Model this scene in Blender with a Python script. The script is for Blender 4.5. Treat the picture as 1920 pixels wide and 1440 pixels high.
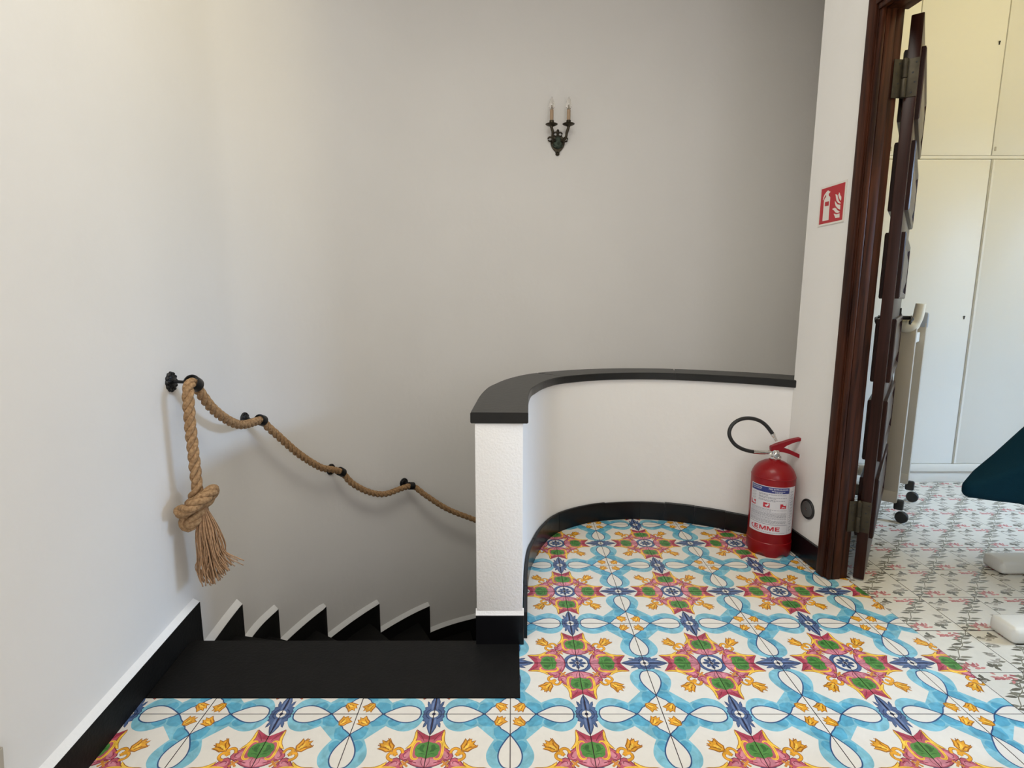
import bpy, bmesh, math, random
import numpy as np
from mathutils import Vector, Matrix
from mathutils.geometry import delaunay_2d_cdt

random.seed(7)
for o in list(bpy.data.objects):
    bpy.data.objects.remove(o, do_unlink=True)
SC = bpy.context.scene
COL = SC.collection
PI = math.pi

# ------------------------------------------------------------------ camera
cam_d = bpy.data.cameras.new('camera')
cam_d.sensor_width = 36.0
cam_d.lens = 1005 / 1920 * 36.0
cam_d.clip_start = 0.02
cam = bpy.data.objects.new('camera', cam_d)
COL.objects.link(cam)
cam.location = (0, 0, 1.07)
cam.rotation_euler = (PI / 2 - math.radians(8.85), 0, 0)
SC.camera = cam

# ------------------------------------------------------------------ world, lights, exposure
SC.view_settings.view_transform = 'Standard'
SC.view_settings.look = 'None'
SC.view_settings.gamma = 1.0
SC.view_settings.use_curve_mapping = False
SC.view_settings.exposure = 0.0
w = bpy.data.worlds.new('sky')
SC.world = w
w.use_nodes = True
w.node_tree.nodes['Background'].inputs[0].default_value = (0.62, 0.75, 1.0, 1)
w.node_tree.nodes['Background'].inputs[1].default_value = 0.05


def area(name, loc, target, size, power, color, spread=180):
    d = bpy.data.lights.new(name, 'AREA')
    d.shape = 'RECTANGLE'
    d.size, d.size_y = size
    d.energy = power
    d.color = color
    d.spread = math.radians(spread)
    o = bpy.data.objects.new(name, d)
    COL.objects.link(o)
    o.location = loc
    v = Vector(target) - Vector(loc)
    o.rotation_euler = v.to_track_quat('-Z', 'Y').to_euler()
    return o


# daylight through the landing's window behind the viewer, through a skylight, and through the next room's window
# LIGHTS_BEGIN
LAMPS = [
    ('landing_window_daylight', (0.85, -1.46, 1.62), (0.4, 2.0, 1.3), (1.0, 1.5), 18.0, (0.97, 0.95, 1.0)),
    ('landing_window_daylight', (-0.30, -1.46, 1.62), (0.1, 2.0, 1.3), (0.8, 1.5), 7.5, (1.0, 0.97, 0.92)),
    ('skylight_daylight', (0.1, 0.75, 3.02), (0.1, 0.76, 0), (1.3, 1.1), 33.0, (1.0, 0.985, 0.88)),
    ('sky_outside', (6.0, 1.3, 2.9), (3.0, 3.2, 0.5), (2.2, 2.0), 470, (0.46, 0.68, 1.0), 120),
    ('sunlit_garden_outside', (6.0, 0.9, -0.1), (3.6, 1.5, 1.9), (1.8, 1.8), 410, (1.0, 0.82, 0.36)),
]
for L_ in LAMPS:
    area(*L_)
# LIGHTS_END


# ------------------------------------------------------------------ helpers
def srgb(r, g, b):
    def f(c):
        c /= 255.0
        return c / 12.92 if c <= 0.04045 else ((c + 0.055) / 1.055) ** 2.4
    return (f(r), f(g), f(b))


def mat(name, rgb, rough=0.5, metal=0.0, bump=0.0, bscale=60.0, var=0.0, vscale=8.0, coat=0.0, spec=0.5, detail=6.0):
    m = bpy.data.materials.new(name)
    m.use_nodes = True
    nt = m.node_tree
    b = nt.nodes['Principled BSDF']
    b.inputs['Base Color'].default_value = (*rgb, 1)
    b.inputs['Roughness'].default_value = rough
    b.inputs['Metallic'].default_value = metal
    b.inputs['Specular IOR Level'].default_value = spec
    b.inputs['Coat Weight'].default_value = coat
    b.inputs['Coat Roughness'].default_value = 0.08
    tc = nt.nodes.new('ShaderNodeTexCoord')
    if bump > 0:
        n = nt.nodes.new('ShaderNodeTexNoise')
        n.inputs['Scale'].default_value = bscale
        n.inputs['Detail'].default_value = detail
        bp = nt.nodes.new('ShaderNodeBump')
        bp.inputs['Strength'].default_value = bump
        bp.inputs['Distance'].default_value = 0.01
        nt.links.new(tc.outputs['Object'], n.inputs['Vector'])
        nt.links.new(n.outputs['Fac'], bp.inputs['Height'])
        nt.links.new(bp.outputs['Normal'], b.inputs['Normal'])
    if var > 0:
        n2 = nt.nodes.new('ShaderNodeTexNoise')
        n2.inputs['Scale'].default_value = vscale
        n2.inputs['Detail'].default_value = 5
        nt.links.new(tc.outputs['Object'], n2.inputs['Vector'])
        r = nt.nodes.new('ShaderNodeValToRGB')
        r.color_ramp.elements[0].position = 0.3
        r.color_ramp.elements[1].position = 0.7
        r.color_ramp.elements[0].color = (*[c * (1 - var) for c in rgb], 1)
        r.color_ramp.elements[1].color = (*[min(1, c * (1 + var)) for c in rgb], 1)
        nt.links.new(n2.outputs['Fac'], r.inputs['Fac'])
        nt.links.new(r.outputs['Color'], b.inputs['Base Color'])
    return m


def wood(name, c0, c1, rough=0.4):
    m = bpy.data.materials.new(name)
    m.use_nodes = True
    nt = m.node_tree
    b = nt.nodes['Principled BSDF']
    b.inputs['Roughness'].default_value = rough
    b.inputs['Specular IOR Level'].default_value = 0.18
    tc = nt.nodes.new('ShaderNodeTexCoord')
    mp = nt.nodes.new('ShaderNodeMapping')
    mp.inputs['Scale'].default_value = (22, 22, 1.3)
    n = nt.nodes.new('ShaderNodeTexNoise')
    n.inputs['Scale'].default_value = 3.0
    n.inputs['Detail'].default_value = 8
    n.inputs['Distortion'].default_value = 0.6
    r = nt.nodes.new('ShaderNodeValToRGB')
    r.color_ramp.elements[0].position = 0.32
    r.color_ramp.elements[1].position = 0.72
    r.color_ramp.elements[0].color = (*c0, 1)
    r.color_ramp.elements[1].color = (*c1, 1)
    nt.links.new(tc.outputs['Object'], mp.inputs['Vector'])
    nt.links.new(mp.outputs['Vector'], n.inputs['Vector'])
    nt.links.new(n.outputs['Fac'], r.inputs['Fac'])
    nt.links.new(r.outputs['Color'], b.inputs['Base Color'])
    return m


def art_mat(name, rough=0.3, wash=0.35, spec=0.5):
    """glazed / printed surface: painted colours come with the mesh, brush wash and speckle from noise"""
    m = bpy.data.materials.new(name)
    m.use_nodes = True
    nt = m.node_tree
    b = nt.nodes['Principled BSDF']
    b.inputs['Roughness'].default_value = rough
    b.inputs['Specular IOR Level'].default_value = spec
    at = nt.nodes.new('ShaderNodeAttribute')
    at.attribute_name = 'Col'
    tc = nt.nodes.new('ShaderNodeTexCoord')
    oi = nt.nodes.new('ShaderNodeObjectInfo')
    ad = nt.nodes.new('ShaderNodeVectorMath')
    ad.operation = 'ADD'
    sc = nt.nodes.new('ShaderNodeVectorMath')
    sc.operation = 'SCALE'
    sc.inputs['Scale'].default_value = 40.0
    cb = nt.nodes.new('ShaderNodeCombineXYZ')
    for k in range(3):
        nt.links.new(oi.outputs['Random'], cb.inputs[k])
    nt.links.new(cb.outputs[0], sc.inputs[0])
    nt.links.new(tc.outputs['Object'], ad.inputs[0])
    nt.links.new(sc.outputs[0], ad.inputs[1])
    n = nt.nodes.new('ShaderNodeTexNoise')
    n.inputs['Scale'].default_value = 34.0
    n.inputs['Detail'].default_value = 5.0
    n.inputs['Distortion'].default_value = 1.0
    nt.links.new(ad.outputs[0], n.inputs['Vector'])
    mr = nt.nodes.new('ShaderNodeMapRange')
    mr.inputs['From Min'].default_value = 0.3
    mr.inputs['From Max'].default_value = 0.7
    mr.inputs['To Min'].default_value = 1 - wash
    mr.inputs['To Max'].default_value = 1 + wash
    nt.links.new(n.outputs['Fac'], mr.inputs['Value'])
    # weight by alpha (1 = painted, small = bare glaze)
    mx = nt.nodes.new('ShaderNodeMix')
    mx.data_type = 'FLOAT'
    mx.inputs[2].default_value = 1.0
    nt.links.new(at.outputs['Alpha'], mx.inputs[0])
    nt.links.new(mr.outputs['Result'], mx.inputs[3])
    vm = nt.nodes.new('ShaderNodeVectorMath')
    vm.operation = 'SCALE'
    nt.links.new(at.outputs['Color'], vm.inputs[0])
    nt.links.new(mx.outputs[0], vm.inputs['Scale'])
    nt.links.new(vm.outputs[0], b.inputs['Base Color'])
    return m


M = {}
M['plaster'] = mat('white_plaster', (0.80, 0.775, 0.745), 0.9, bump=0.12, bscale=28, var=0.015, vscale=2.5, spec=0.2)
M['plaster_rough'] = mat('white_plaster_rough', (0.81, 0.80, 0.79), 0.85, bump=0.2, bscale=150, spec=0.2)
M['ceiling'] = mat('ceiling_paint', (0.82, 0.81, 0.79), 0.9)
M['black'] = mat('black_gloss_slate', (0.004, 0.004, 0.005), 0.26, bump=0.08, bscale=30, spec=0.3)
M['slate'] = mat('black_slate', (0.0036, 0.0032, 0.0030), 0.6, bump=0.12, bscale=120, var=0.3, vscale=18, spec=0.22)
M['cap'] = mat('cap_slate', (0.006, 0.0057, 0.0053), 0.38, bump=0.08, bscale=60, var=0.3, vscale=12, spec=0.4)
M['grout'] = mat('dark_grout', srgb(70, 54, 54), 0.9)
M['screed'] = mat('pale_floor', srgb(200, 196, 186), 0.5)
M['wood'] = wood('dark_wood', (0.014, 0.0036, 0.0018), (0.070, 0.020, 0.008), 0.42)
M['wood_door'] = wood('dark_door_wood', (0.014, 0.0040, 0.0026), (0.034, 0.0095, 0.006), 0.30)
M['iron'] = mat('black_iron', (0.008, 0.008, 0.009), 0.42, 0.3)
M['bronze'] = mat('aged_bronze', (0.050, 0.040, 0.025), 0.45, 0.7, var=0.5, vscale=60)
M['verdigris'] = mat('green_bronze', (0.055, 0.075, 0.055), 0.55, 0.4, var=0.5, vscale=80)
M['candle'] = mat('ivory_candle_tube', srgb(176, 148, 120), 0.55)
M['bulb_base'] = mat('pale_bulb_collar', srgb(196, 184, 166), 0.4)
M['brass'] = mat('dull_brass', (0.052, 0.042, 0.026), 0.5, 0.6, var=0.25, vscale=40)
M['red'] = mat('red_enamel', (0.235, 0.0014, 0.004), 0.34, coat=0.15, spec=0.3)
M['red_lever'] = mat('red_lever', (0.24, 0.004, 0.011), 0.45, spec=0.3)
M['chrome'] = mat('bright_metal', (0.72, 0.70, 0.66), 0.22, 1.0)
M['rubber'] = mat('black_rubber', (0.012, 0.012, 0.012), 0.5)
M['wardrobe'] = mat('cream_paint', (0.78, 0.765, 0.71), 0.45, bump=0.03, bscale=40, spec=0.35)
M['gap'] = mat('shadow_gap', (0.20, 0.185, 0.14), 0.8)
M['dark'] = mat('dark_hole', (0.01, 0.01, 0.01), 0.6)
M['beige'] = mat('beige_metal', (0.44, 0.395, 0.325), 0.4)
M['cream'] = mat('cream_plastic', (0.80, 0.75, 0.62), 0.4)
M['grey'] = mat('grey_plastic', (0.33, 0.36, 0.40), 0.4)
M['white'] = mat('white_enamel', (0.82, 0.82, 0.80), 0.35)
M['teal'] = mat('teal_cloth', (0.002, 0.026, 0.046), 0.85, bump=0.2, bscale=250, spec=0.12)
M['socket'] = mat('dark_grey_plastic', (0.085, 0.082, 0.078), 0.5)
M['tile'] = art_mat('majolica_glaze', 0.27, 0.22, 0.4)
M['tile2'] = art_mat('printed_floor_glaze', 0.22, 0.25)
M['print'] = art_mat('printed_sheet', 0.35, 0.0)
M['glass'] = None
g = bpy.data.materials.new('clear_glass')
g.use_nodes = True
gb = g.node_tree.nodes['Principled BSDF']
gb.inputs['Base Color'].default_value = (1, 0.98, 0.95, 1)
gb.inputs['Roughness'].default_value = 0.03
gb.inputs['Transmission Weight'].default_value = 1.0
gb.inputs['IOR'].default_value = 1.45
M['glass'] = g


def rope_mat():
    m = bpy.data.materials.new('jute_rope')
    m.use_nodes = True
    nt = m.node_tree
    b = nt.nodes['Principled BSDF']
    b.inputs['Roughness'].default_value = 0.85
    b.inputs['Specular IOR Level'].default_value = 0.2
    uv = nt.nodes.new('ShaderNodeTexCoord')
    n = nt.nodes.new('ShaderNodeTexNoise')
    n.inputs['Scale'].default_value = 130
    n.inputs['Detail'].default_value = 4
    r = nt.nodes.new('ShaderNodeValToRGB')
    r.color_ramp.elements[0].position = 0.3
    r.color_ramp.elements[1].position = 0.75
    r.color_ramp.elements[0].color = (*srgb(128, 97, 66), 1)
    r.color_ramp.elements[1].color = (*srgb(186, 151, 112), 1)
    bp = nt.nodes.new('ShaderNodeBump')
    bp.inputs['Strength'].default_value = 0.5
    bp.inputs['Distance'].default_value = 0.002
    nt.links.new(uv.outputs['Object'], n.inputs['Vector'])
    nt.links.new(n.outputs['Fac'], r.inputs['Fac'])
    nt.links.new(r.outputs['Color'], b.inputs['Base Color'])
    nt.links.new(n.outputs['Fac'], bp.inputs['Height'])
    nt.links.new(bp.outputs['Normal'], b.inputs['Normal'])
    return m


M['rope'] = rope_mat()
M['tassel'] = mat('jute_thread', srgb(170, 134, 102), 0.9, var=0.25, vscale=120, spec=0.15)


def link(name, me, material=None, parent=None, loc=None, rot=None):
    o = bpy.data.objects.new(name, me)
    COL.objects.link(o)
    if material is not None and me is not None and len(me.materials) == 0:
        me.materials.append(material)
    if parent is not None:
        o.parent = parent
    if loc is not None:
        o.location = loc
    if rot is not None:
        o.rotation_euler = rot
    return o


def bm_obj(name, bm, material, parent=None, loc=None, rot=None, smooth=None):
    bmesh.ops.recalc_face_normals(bm, faces=bm.faces[:])
    me = bpy.data.meshes.new(name)
    bm.to_mesh(me)
    bm.free()
    if smooth is not None:
        me.polygons.foreach_set('use_smooth', [True] * len(me.polygons))
        if smooth < 3.1:
            me.set_sharp_from_angle(angle=smooth)
    return link(name, me, material, parent, loc, rot)


def thing(name, label, cat, loc=(0, 0, 0), rotz=0.0, group=None):
    o = bpy.data.objects.new(name, None)
    COL.objects.link(o)
    o.location = loc
    o.rotation_euler = (0, 0, rotz)
    o.empty_display_size = 0.05
    o['label'] = label
    o['category'] = cat
    if group:
        o['group'] = group
    return o


def tag(o, label, cat, group=None):
    o['label'] = label
    o['category'] = cat
    if group:
        o['group'] = group
    return o


def struct(o, label=None):
    o['kind'] = 'structure'
    if label:
        o['label'] = label
    return o


def box(bm, c, s, rotz=0.0, bevel=0.0, rot=None):
    r = bmesh.ops.create_cube(bm, size=1.0)
    vs = r['verts']
    mt = Matrix.Translation(c) @ (rot if rot is not None else Matrix.Rotation(rotz, 4, 'Z')) @ Matrix.Diagonal((*s, 1))
    bmesh.ops.transform(bm, matrix=mt, verts=vs)
    if bevel > 0:
        es = list({e for v in vs for e in v.link_edges})
        bmesh.ops.bevel(bm, geom=es, offset=bevel, segments=2, affect='EDGES', profile=0.5)
    return vs


def box_obj(name, c, s, material, parent=None, bevel=0.0, rotz=0.0):
    bm = bmesh.new()
    box(bm, (0, 0, 0), s, 0, bevel)
    return bm_obj(name, bm, material, parent, c, (0, 0, rotz))


def lathe(bm, prof, n=24, mtx=None, cap=True):
    rings = []
    for r, z in prof:
        if r < 1e-6:
            rings.append([bm.verts.new((0, 0, z))])
        else:
            rings.append([bm.verts.new((r * math.cos(2 * PI * k / n), r * math.sin(2 * PI * k / n), z)) for k in range(n)])
    for A, B in zip(rings[:-1], rings[1:]):
        for k in range(n):
            a, b2 = A[k % len(A)], A[(k + 1) % len(A)]
            c, d = B[(k + 1) % len(B)], B[k % len(B)]
            f = []
            for v in (a, b2, c, d):
                if v not in f:
                    f.append(v)
            if len(f) >= 3:
                bm.faces.new(f)
    if cap:
        for R in (rings[0], rings[-1]):
            if len(R) > 2:
                bm.faces.new(R)
    vs = [v for R in rings for v in R]
    if mtx is not None:
        bmesh.ops.transform(bm, matrix=mtx, verts=vs)
    return vs


def frames(P):
    P = [Vector(p) for p in P]
    T = []
    for i in range(len(P)):
        a = P[max(0, i - 1)]
        b = P[min(len(P) - 1, i + 1)]
        T.append((b - a).normalized())
    up = Vector((0, 0, 1)) if abs(T[0].z) < 0.9 else Vector((1, 0, 0))
    N = [(up - T[0] * up.dot(T[0])).normalized()]
    for i in range(1, len(P)):
        v = N[-1] - T[i] * N[-1].dot(T[i])
        N.append(v.normalized())
    B = [T[i].cross(N[i]) for i in range(len(P))]
    return P, T, N, B


def tube(bm, P, rad, n=8, cap=True, flat=1.0):
    P, T, N, B = frames(P)
    rings = []
    for i in range(len(P)):
        r = rad[i] if hasattr(rad, '__len__') else rad
        rings.append([bm.verts.new(P[i] + N[i] * (r * math.cos(2 * PI * k / n)) + B[i] * (r * flat * math.sin(2 * PI * k / n))) for k in range(n)])
    for A, C in zip(rings[:-1], rings[1:]):
        for k in range(n):
            bm.faces.new((A[k], A[(k + 1) % n], C[(k + 1) % n], C[k]))
    if cap:
        bm.faces.new(rings[0])
        bm.faces.new(rings[-1])
    return rings


def spline(pts, n=12):
    pts = [Vector(p) for p in pts]
    P = [pts[0] * 2 - pts[1]] + pts + [pts[-1] * 2 - pts[-2]]
    out = []
    for i in range(1, len(P) - 2):
        a, b, c, d = P[i - 1], P[i], P[i + 1], P[i + 2]
        for k in range(n):
            t = k / n
            out.append(0.5 * (2 * b + (c - a) * t + (2 * a - 5 * b + 4 * c - d) * t * t + (3 * b - a - 3 * c + d) * t ** 3))
    out.append(pts[-1].copy())
    return out


def resample(P, step):
    P = [Vector(p) for p in P]
    L = [0.0]
    for a, b in zip(P[:-1], P[1:]):
        L.append(L[-1] + (b - a).length)
    m = max(2, int(round(L[-1] / step)))
    out = []
    j = 0
    for k in range(m + 1):
        s = L[-1] * k / m
        while j < len(P) - 2 and L[j + 1] < s:
            j += 1
        t = (s - L[j]) / max(1e-9, L[j + 1] - L[j])
        out.append(P[j].lerp(P[j + 1], min(1, max(0, t))))
    return out


def normals2(P):
    """right-hand side normals of a plan path"""
    N = []
    for i in range(len(P)):
        a = P[max(0, i - 1)]
        b = P[min(len(P) - 1, i + 1)]
        d = (b - a).normalized()
        N.append(Vector((d.y, -d.x)))
    return N


def offset2(P, d):
    N = normals2(P)
    return [p + n * d for p, n in zip(P, N)]


def sweep2(bm, path, profile, zof=None):
    """sweep a closed profile [(offset to the right, z)] along a plan path"""
    N = normals2(path)
    rings = []
    for i, (p, n) in enumerate(zip(path, N)):
        dz = zof(i / max(1, len(path) - 1)) if zof else 0.0
        rings.append([bm.verts.new((p.x + n.x * d, p.y + n.y * d, z + dz)) for d, z in profile])
    k = len(profile)
    for A, B in zip(rings[:-1], rings[1:]):
        for j in range(k):
            bm.faces.new((A[j], A[(j + 1) % k], B[(j + 1) % k], B[j]))
    bm.faces.new(rings[0])
    bm.faces.new(rings[-1])


def sweep_obj(name, path, profile, material, parent=None, zof=None, smooth=0.5):
    bm = bmesh.new()
    sweep2(bm, path, profile, zof)
    return bm_obj(name, bm, material, parent, smooth=smooth)


def prism(bm, poly, axis_o, ux, uy, uz, depth):
    """polygon in the plane (ux,uy) at axis_o, extruded along uz by depth"""
    o, ux, uy, uz = Vector(axis_o), Vector(ux), Vector(uy), Vector(uz)
    A = [bm.verts.new(o + ux * a + uy * b) for a, b in poly]
    B = [bm.verts.new(o + ux * a + uy * b + uz * depth) for a, b in poly]
    n = len(poly)
    bm.faces.new(A)
    bm.faces.new(B)
    for k in range(n):
        bm.faces.new((A[k], A[(k + 1) % n], B[(k + 1) % n], B[k]))


# ------------------------------------------------------------------ flat painted art as coloured facets
def pip(poly, x, y):
    inside = np.zeros(len(x), bool)
    n = len(poly)
    for i in range(n):
        x0, y0 = poly[i]
        x1, y1 = poly[(i + 1) % n]
        c = (y0 > y) != (y1 > y)
        with np.errstate(divide='ignore', invalid='ignore'):
            xi = (x1 - x0) * (y - y0) / (y1 - y0 + 1e-30) + x0
        inside ^= c & (x < xi)
    return inside


def sm(pts, n=4, closed=True):
    """smooth a 2-D outline"""
    P = [Vector((p[0], p[1])) for p in pts]
    m = len(P)
    out = []
    rng = range(m) if closed else range(m - 1)
    for i in rng:
        if closed:
            a, b, c, d = P[i - 1], P[i], P[(i + 1) % m], P[(i + 2) % m]
        else:
            b, c = P[i], P[i + 1]
            a = P[i - 1] if i > 0 else b * 2 - c
            d = P[i + 2] if i + 2 < m else c * 2 - b
        for k in range(n):
            t = k / n
            v = 0.5 * (2 * b + (c - a) * t + (2 * a - 5 * b + 4 * c - d) * t * t + (3 * b - a - 3 * c + d) * t ** 3)
            out.append((v.x, v.y))
    if not closed:
        out.append((P[-1].x, P[-1].y))
    return out


def stroke(pts, w, taper=False):
    P = [Vector(p) for p in pts]
    L, R = [], []
    n = len(P)
    for i in range(n):
        a = P[max(0, i - 1)]
        b = P[min(n - 1, i + 1)]
        d = (b - a)
        if d.length < 1e-9:
            continue
        d.normalize()
        k = w / 2
        if taper:
            k *= 0.25 + 0.75 * math.sin(PI * (0.08 + 0.84 * i / (n - 1)))
        L.append((P[i].x - d.y * k, P[i].y + d.x * k))
        R.append((P[i].x + d.y * k, P[i].y - d.x * k))
    return L + R[::-1]


def outline(pts, w):
    """closed stroke as two rings is drawn as a run of small quads joined: one polygon with a slit"""
    return stroke(list(pts) + [pts[0]], w)


def ell(cx, cy, rx, ry, ang=0.0, n=10):
    c, s = math.cos(ang), math.sin(ang)
    return [(cx + rx * math.cos(2 * PI * k / n) * c - ry * math.sin(2 * PI * k / n) * s,
             cy + rx * math.cos(2 * PI * k / n) * s + ry * math.sin(2 * PI * k / n) * c) for k in range(n)]


def art_mesh(name, layers, size, bg, grid=(4, 4), thick=0.0, bga=0.12, origin=(0, 0), alpha=1.0, side=(.05, .035, .035)):
    """layers [(polygon, rgb)] in metres inside the rectangle origin..origin+size, last one on top"""
    x0, y0 = origin
    W, H = size
    V, E = [], []

    def add(poly, closed=True):
        s = len(V)
        m = len(poly)
        for p in poly:
            V.append(Vector((p[0], p[1])))
        for k in range(m if closed else m - 1):
            E.append((s + k, s + (k + 1) % m))
    add([(x0, y0), (x0 + W, y0), (x0 + W, y0 + H), (x0, y0 + H)])
    for i in range(1, grid[0]):
        add([(x0 + W * i / grid[0], y0), (x0 + W * i / grid[0], y0 + H)], False)
    for i in range(1, grid[1]):
        add([(x0, y0 + H * i / grid[1]), (x0 + W, y0 + H * i / grid[1])], False)
    for poly, c in layers:
        add(poly)
    v, e, f, *_ = delaunay_2d_cdt(V, E, [], 0, 1e-7)
    v = np.array([(p.x, p.y) for p in v])
    f = [t for t in f]
    tri = np.array([t[:3] for t in f])
    c = v[tri].mean(axis=1)
    ok = (c[:, 0] > x0) & (c[:, 0] < x0 + W) & (c[:, 1] > y0) & (c[:, 1] < y0 + H)
    tri = tri[ok]
    c = c[ok]
    colr = np.zeros((len(tri), 4))
    colr[:] = (*bg, bga)
    for poly, cl in layers:
        k = pip(poly, c[:, 0], c[:, 1])
        colr[k] = (*cl, alpha if cl != bg else bga)
    used = np.unique(tri)
    remap = -np.ones(len(v), int)
    remap[used] = np.arange(len(used))
    verts = [(v[i, 0], v[i, 1], 0.0) for i in used]
    faces = [tuple(remap[t]) for t in tri]
    # orient upward
    out = []
    for t in faces:
        a, b2, d = (verts[i] for i in t)
        s = (b2[0] - a[0]) * (d[1] - a[1]) - (b2[1] - a[1]) * (d[0] - a[0])
        out.append(t if s > 0 else t[::-1])
    faces = out
    cols = [tuple(q) for q in colr]
    if thick > 0:
        s = len(verts)
        q = [(x0, y0), (x0 + W, y0), (x0 + W, y0 + H), (x0, y0 + H)]
        verts += [(a, b2, 0.0) for a, b2 in q] + [(a, b2, -thick) for a, b2 in q]
        for k in range(4):
            faces.append((s + (k + 1) % 4, s + k, s + 4 + k, s + 4 + (k + 1) % 4))
            cols.append((*side, 0))
    me = bpy.data.meshes.new(name)
    me.from_pydata(verts, [], faces)
    at = me.color_attributes.new('Col', 'FLOAT_COLOR', 'CORNER')
    data = []
    for fc, cl in zip(faces, cols):
        data += list(cl) * len(fc)
    at.data.foreach_set('color', data)
    me.update()
    return me


def swap(p):
    return [(b, a) for a, b in p]


def scale_layers(L, s):
    return [([(a * s, b * s) for a, b in p], c) for p, c in L]


T = 0.2
GLAZE = srgb(225, 219, 209)


def majolica_layers():
    sky, sky2, navy = srgb(126, 184, 200), srgb(90, 163, 190), srgb(52, 82, 124)
    pink, pink_d, pink_l, maroon = srgb(188, 92, 108), srgb(168, 62, 82), srgb(208, 132, 146), srgb(120, 48, 66)
    gold, gold_l, gold_d = srgb(226, 160, 48), srgb(242, 196, 78), srgb(158, 96, 28)
    green, green_d = srgb(82, 136, 66), srgb(58, 106, 52)
    star, star_d = srgb(78, 98, 136), srgb(48, 62, 98)
    L = []

    def both(p, c):
        L.append((p, c))
        L.append((swap(p), c))
    # ribbons
    loop = sm([(1.06, .10), (.93, .118), (.84, .15), (.765, .205), (.725, .28), (.713, .36), (.73, .44), (.765, .52), (.80, .585)], 4, False)
    both(loop + [(.84, .70), (1.06, .70)], sky)
    L.append(([(.80, .585), (.585, .80), (.64, .93), (.63, 1.06), (1.06, .63), (.93, .64)], sky))
    both([(1.06, .56), (.94, .57), (.83, .60), (.80, .66), (.79, .76), (.86, .80), (1.06, .66)], sky2)
    both(sm([(.79, .50), (.83, .56), (.88, .57), (.93, .52), (.89, .44), (.84, .40)], 3), sky2)
    # white lens inside each loop
    lens = sm([(1.0, .165), (.925, .185), (.88, .24), (.858, .31), (.858, .38), (.878, .455), (.915, .53), (.957, .60), (1.0, .662)], 4, False)
    both(lens + [(1.06, .66), (1.06, .165)], GLAZE)
    both(stroke(lens, .017), navy)
    # diamond at the far corner
    edge = [(1.02, .64), (.965, .695), (.915, .735), (.885, .755), (.868, .79), (.845, .80), (.825, .85), (.795, .865), (.75, .905), (.70, .965), (.64, 1.02)]
    L.append((edge + [(1.06, 1.06)], GLAZE))
    L.append((stroke(edge, .015), navy))

    def bud(o, s, ang, ls=1.0):
        c, n = math.cos(ang), math.sin(ang)

        def q(P):
            return [(o[0] + s * (t * c - u * n), o[1] + s * (t * n + u * c)) for t, u in P]
        out = [(0, 0), (.03, .045), (.07, .055), (.115, .075), (.105, .045), (.15, .028), (.125, .008), (.16, -.01), (.12, -.022), (.125, -.07), (.075, -.05), (.03, -.045)]
        L.append((q(out), gold))
        L.append((q(sm([(.02, .0), (.05, .025), (.10, .012), (.06, -.012)], 2)), gold_l))
        L.append((q(outline(out, .012)[:]), gold_d))
        L.append((q(stroke([(.03, .01), (.09, .03)], .01)), gold_d))
        L.append((q(stroke([(.03, -.012), (.09, -.028)], .01)), gold_d))
    bud((.815, .815), 1.14, PI / 4 + .08)
    # medallion ring
    rim = ell(0, 0, .208, .208, 0, 40)
    L.append((rim, star))
    L.append((ell(0, 0, .192, .192, 0, 40), srgb(78, 100, 144)))
    L.append((ell(0, 0, .163, .163, 0, 36), star_d))
    L.append((ell(0, 0, .151, .151, 0, 36), GLAZE))
    for k, r in ((.5, .073), (0.02, .08), (.98, .08)):
        a = k * PI / 2
        L.append((ell(r * math.cos(a), r * math.sin(a), .048, .027, a, 9), star))
        L.append((stroke([(.02 * math.cos(a), .02 * math.sin(a)), (.118 * math.cos(a), .118 * math.sin(a))], .011), star_d))
    L.append((ell(0, 0, .022, .022, 0, 10), star_d))
    # pink petal on each axis
    up = [(.632, 0), (.655, .045), (.695, .11), (.742, .172), (.685, .158), (.62, .15), (.56, .16), (.505, .184), (.46, .218), (.425, .262), (.388, .304), (.345, .322), (.305, .303), (.282, .255), (.25, .20), (.215, .14), (.192, .07), (.185, 0)]
    petal = up + [(a, -b) for a, b in up[::-1][1:-1]]
    both(petal, pink)
    both(outline(petal, .011), maroon)
    for s in (1,):
        both([(.635, .0), (.66, .05), (.70, .115), (.72, .155), (.65, .145), (.60, .10), (.585, .0)], pink_d)
        both(sm([(.20, .0), (.215, .09), (.25, .15), (.30, .12), (.31, .05), (.30, 0)], 2), pink_l)
        both(sm([(.30, .25), (.33, .275), (.37, .25), (.42, .215), (.38, .20), (.32, .21)], 2), pink_l)
        both(stroke([(.25, .10), (.27, .18), (.30, .25)], .009), maroon)
        both(stroke([(.20, .02), (.26, .05), (.31, .045)], .007), maroon)
        both(stroke([(.57, .06), (.64, .10), (.70, .155)], .009), maroon)
        both(stroke([(.40, .25), (.36, .275), (.325, .262), (.33, .24)], .010), maroon)
        yl = [(.742, .176), (.69, .186), (.625, .186), (.57, .194), (.52, .214), (.478, .244), (.448, .27), (.457, .222), (.505, .184), (.56, .160), (.62, .15), (.685, .158)]
        both(yl, gold_l)
        both(outline(yl, .008), gold_d)
        gr = sm([(.325, -.02), (.320, .03), (.332, .06), (.330, .095), (.350, .124), (.378, .140), (.405, .140), (.43, .152), (.458, .148), (.486, .140), (.515, .118), (.532, .088), (.534, .06), (.548, .025), (.546, -.02)], 2)
        both(gr, green)
        both(sm([(.40, .03), (.44, .05), (.50, .04), (.51, .075), (.47, .10), (.42, .085)], 2), green_d)
        both(stroke([(.37, .02), (.38, .06), (.375, .095)], .012), green_d)
        both(stroke([(.44, .10), (.46, .12)], .012), green_d)
        arc = sm([(.325, .092), (.302, .118), (.306, .152), (.345, .178), (.43, .186), (.50, .178), (.552, .152), (.562, .114), (.54, .088)], 3, False)
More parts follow.
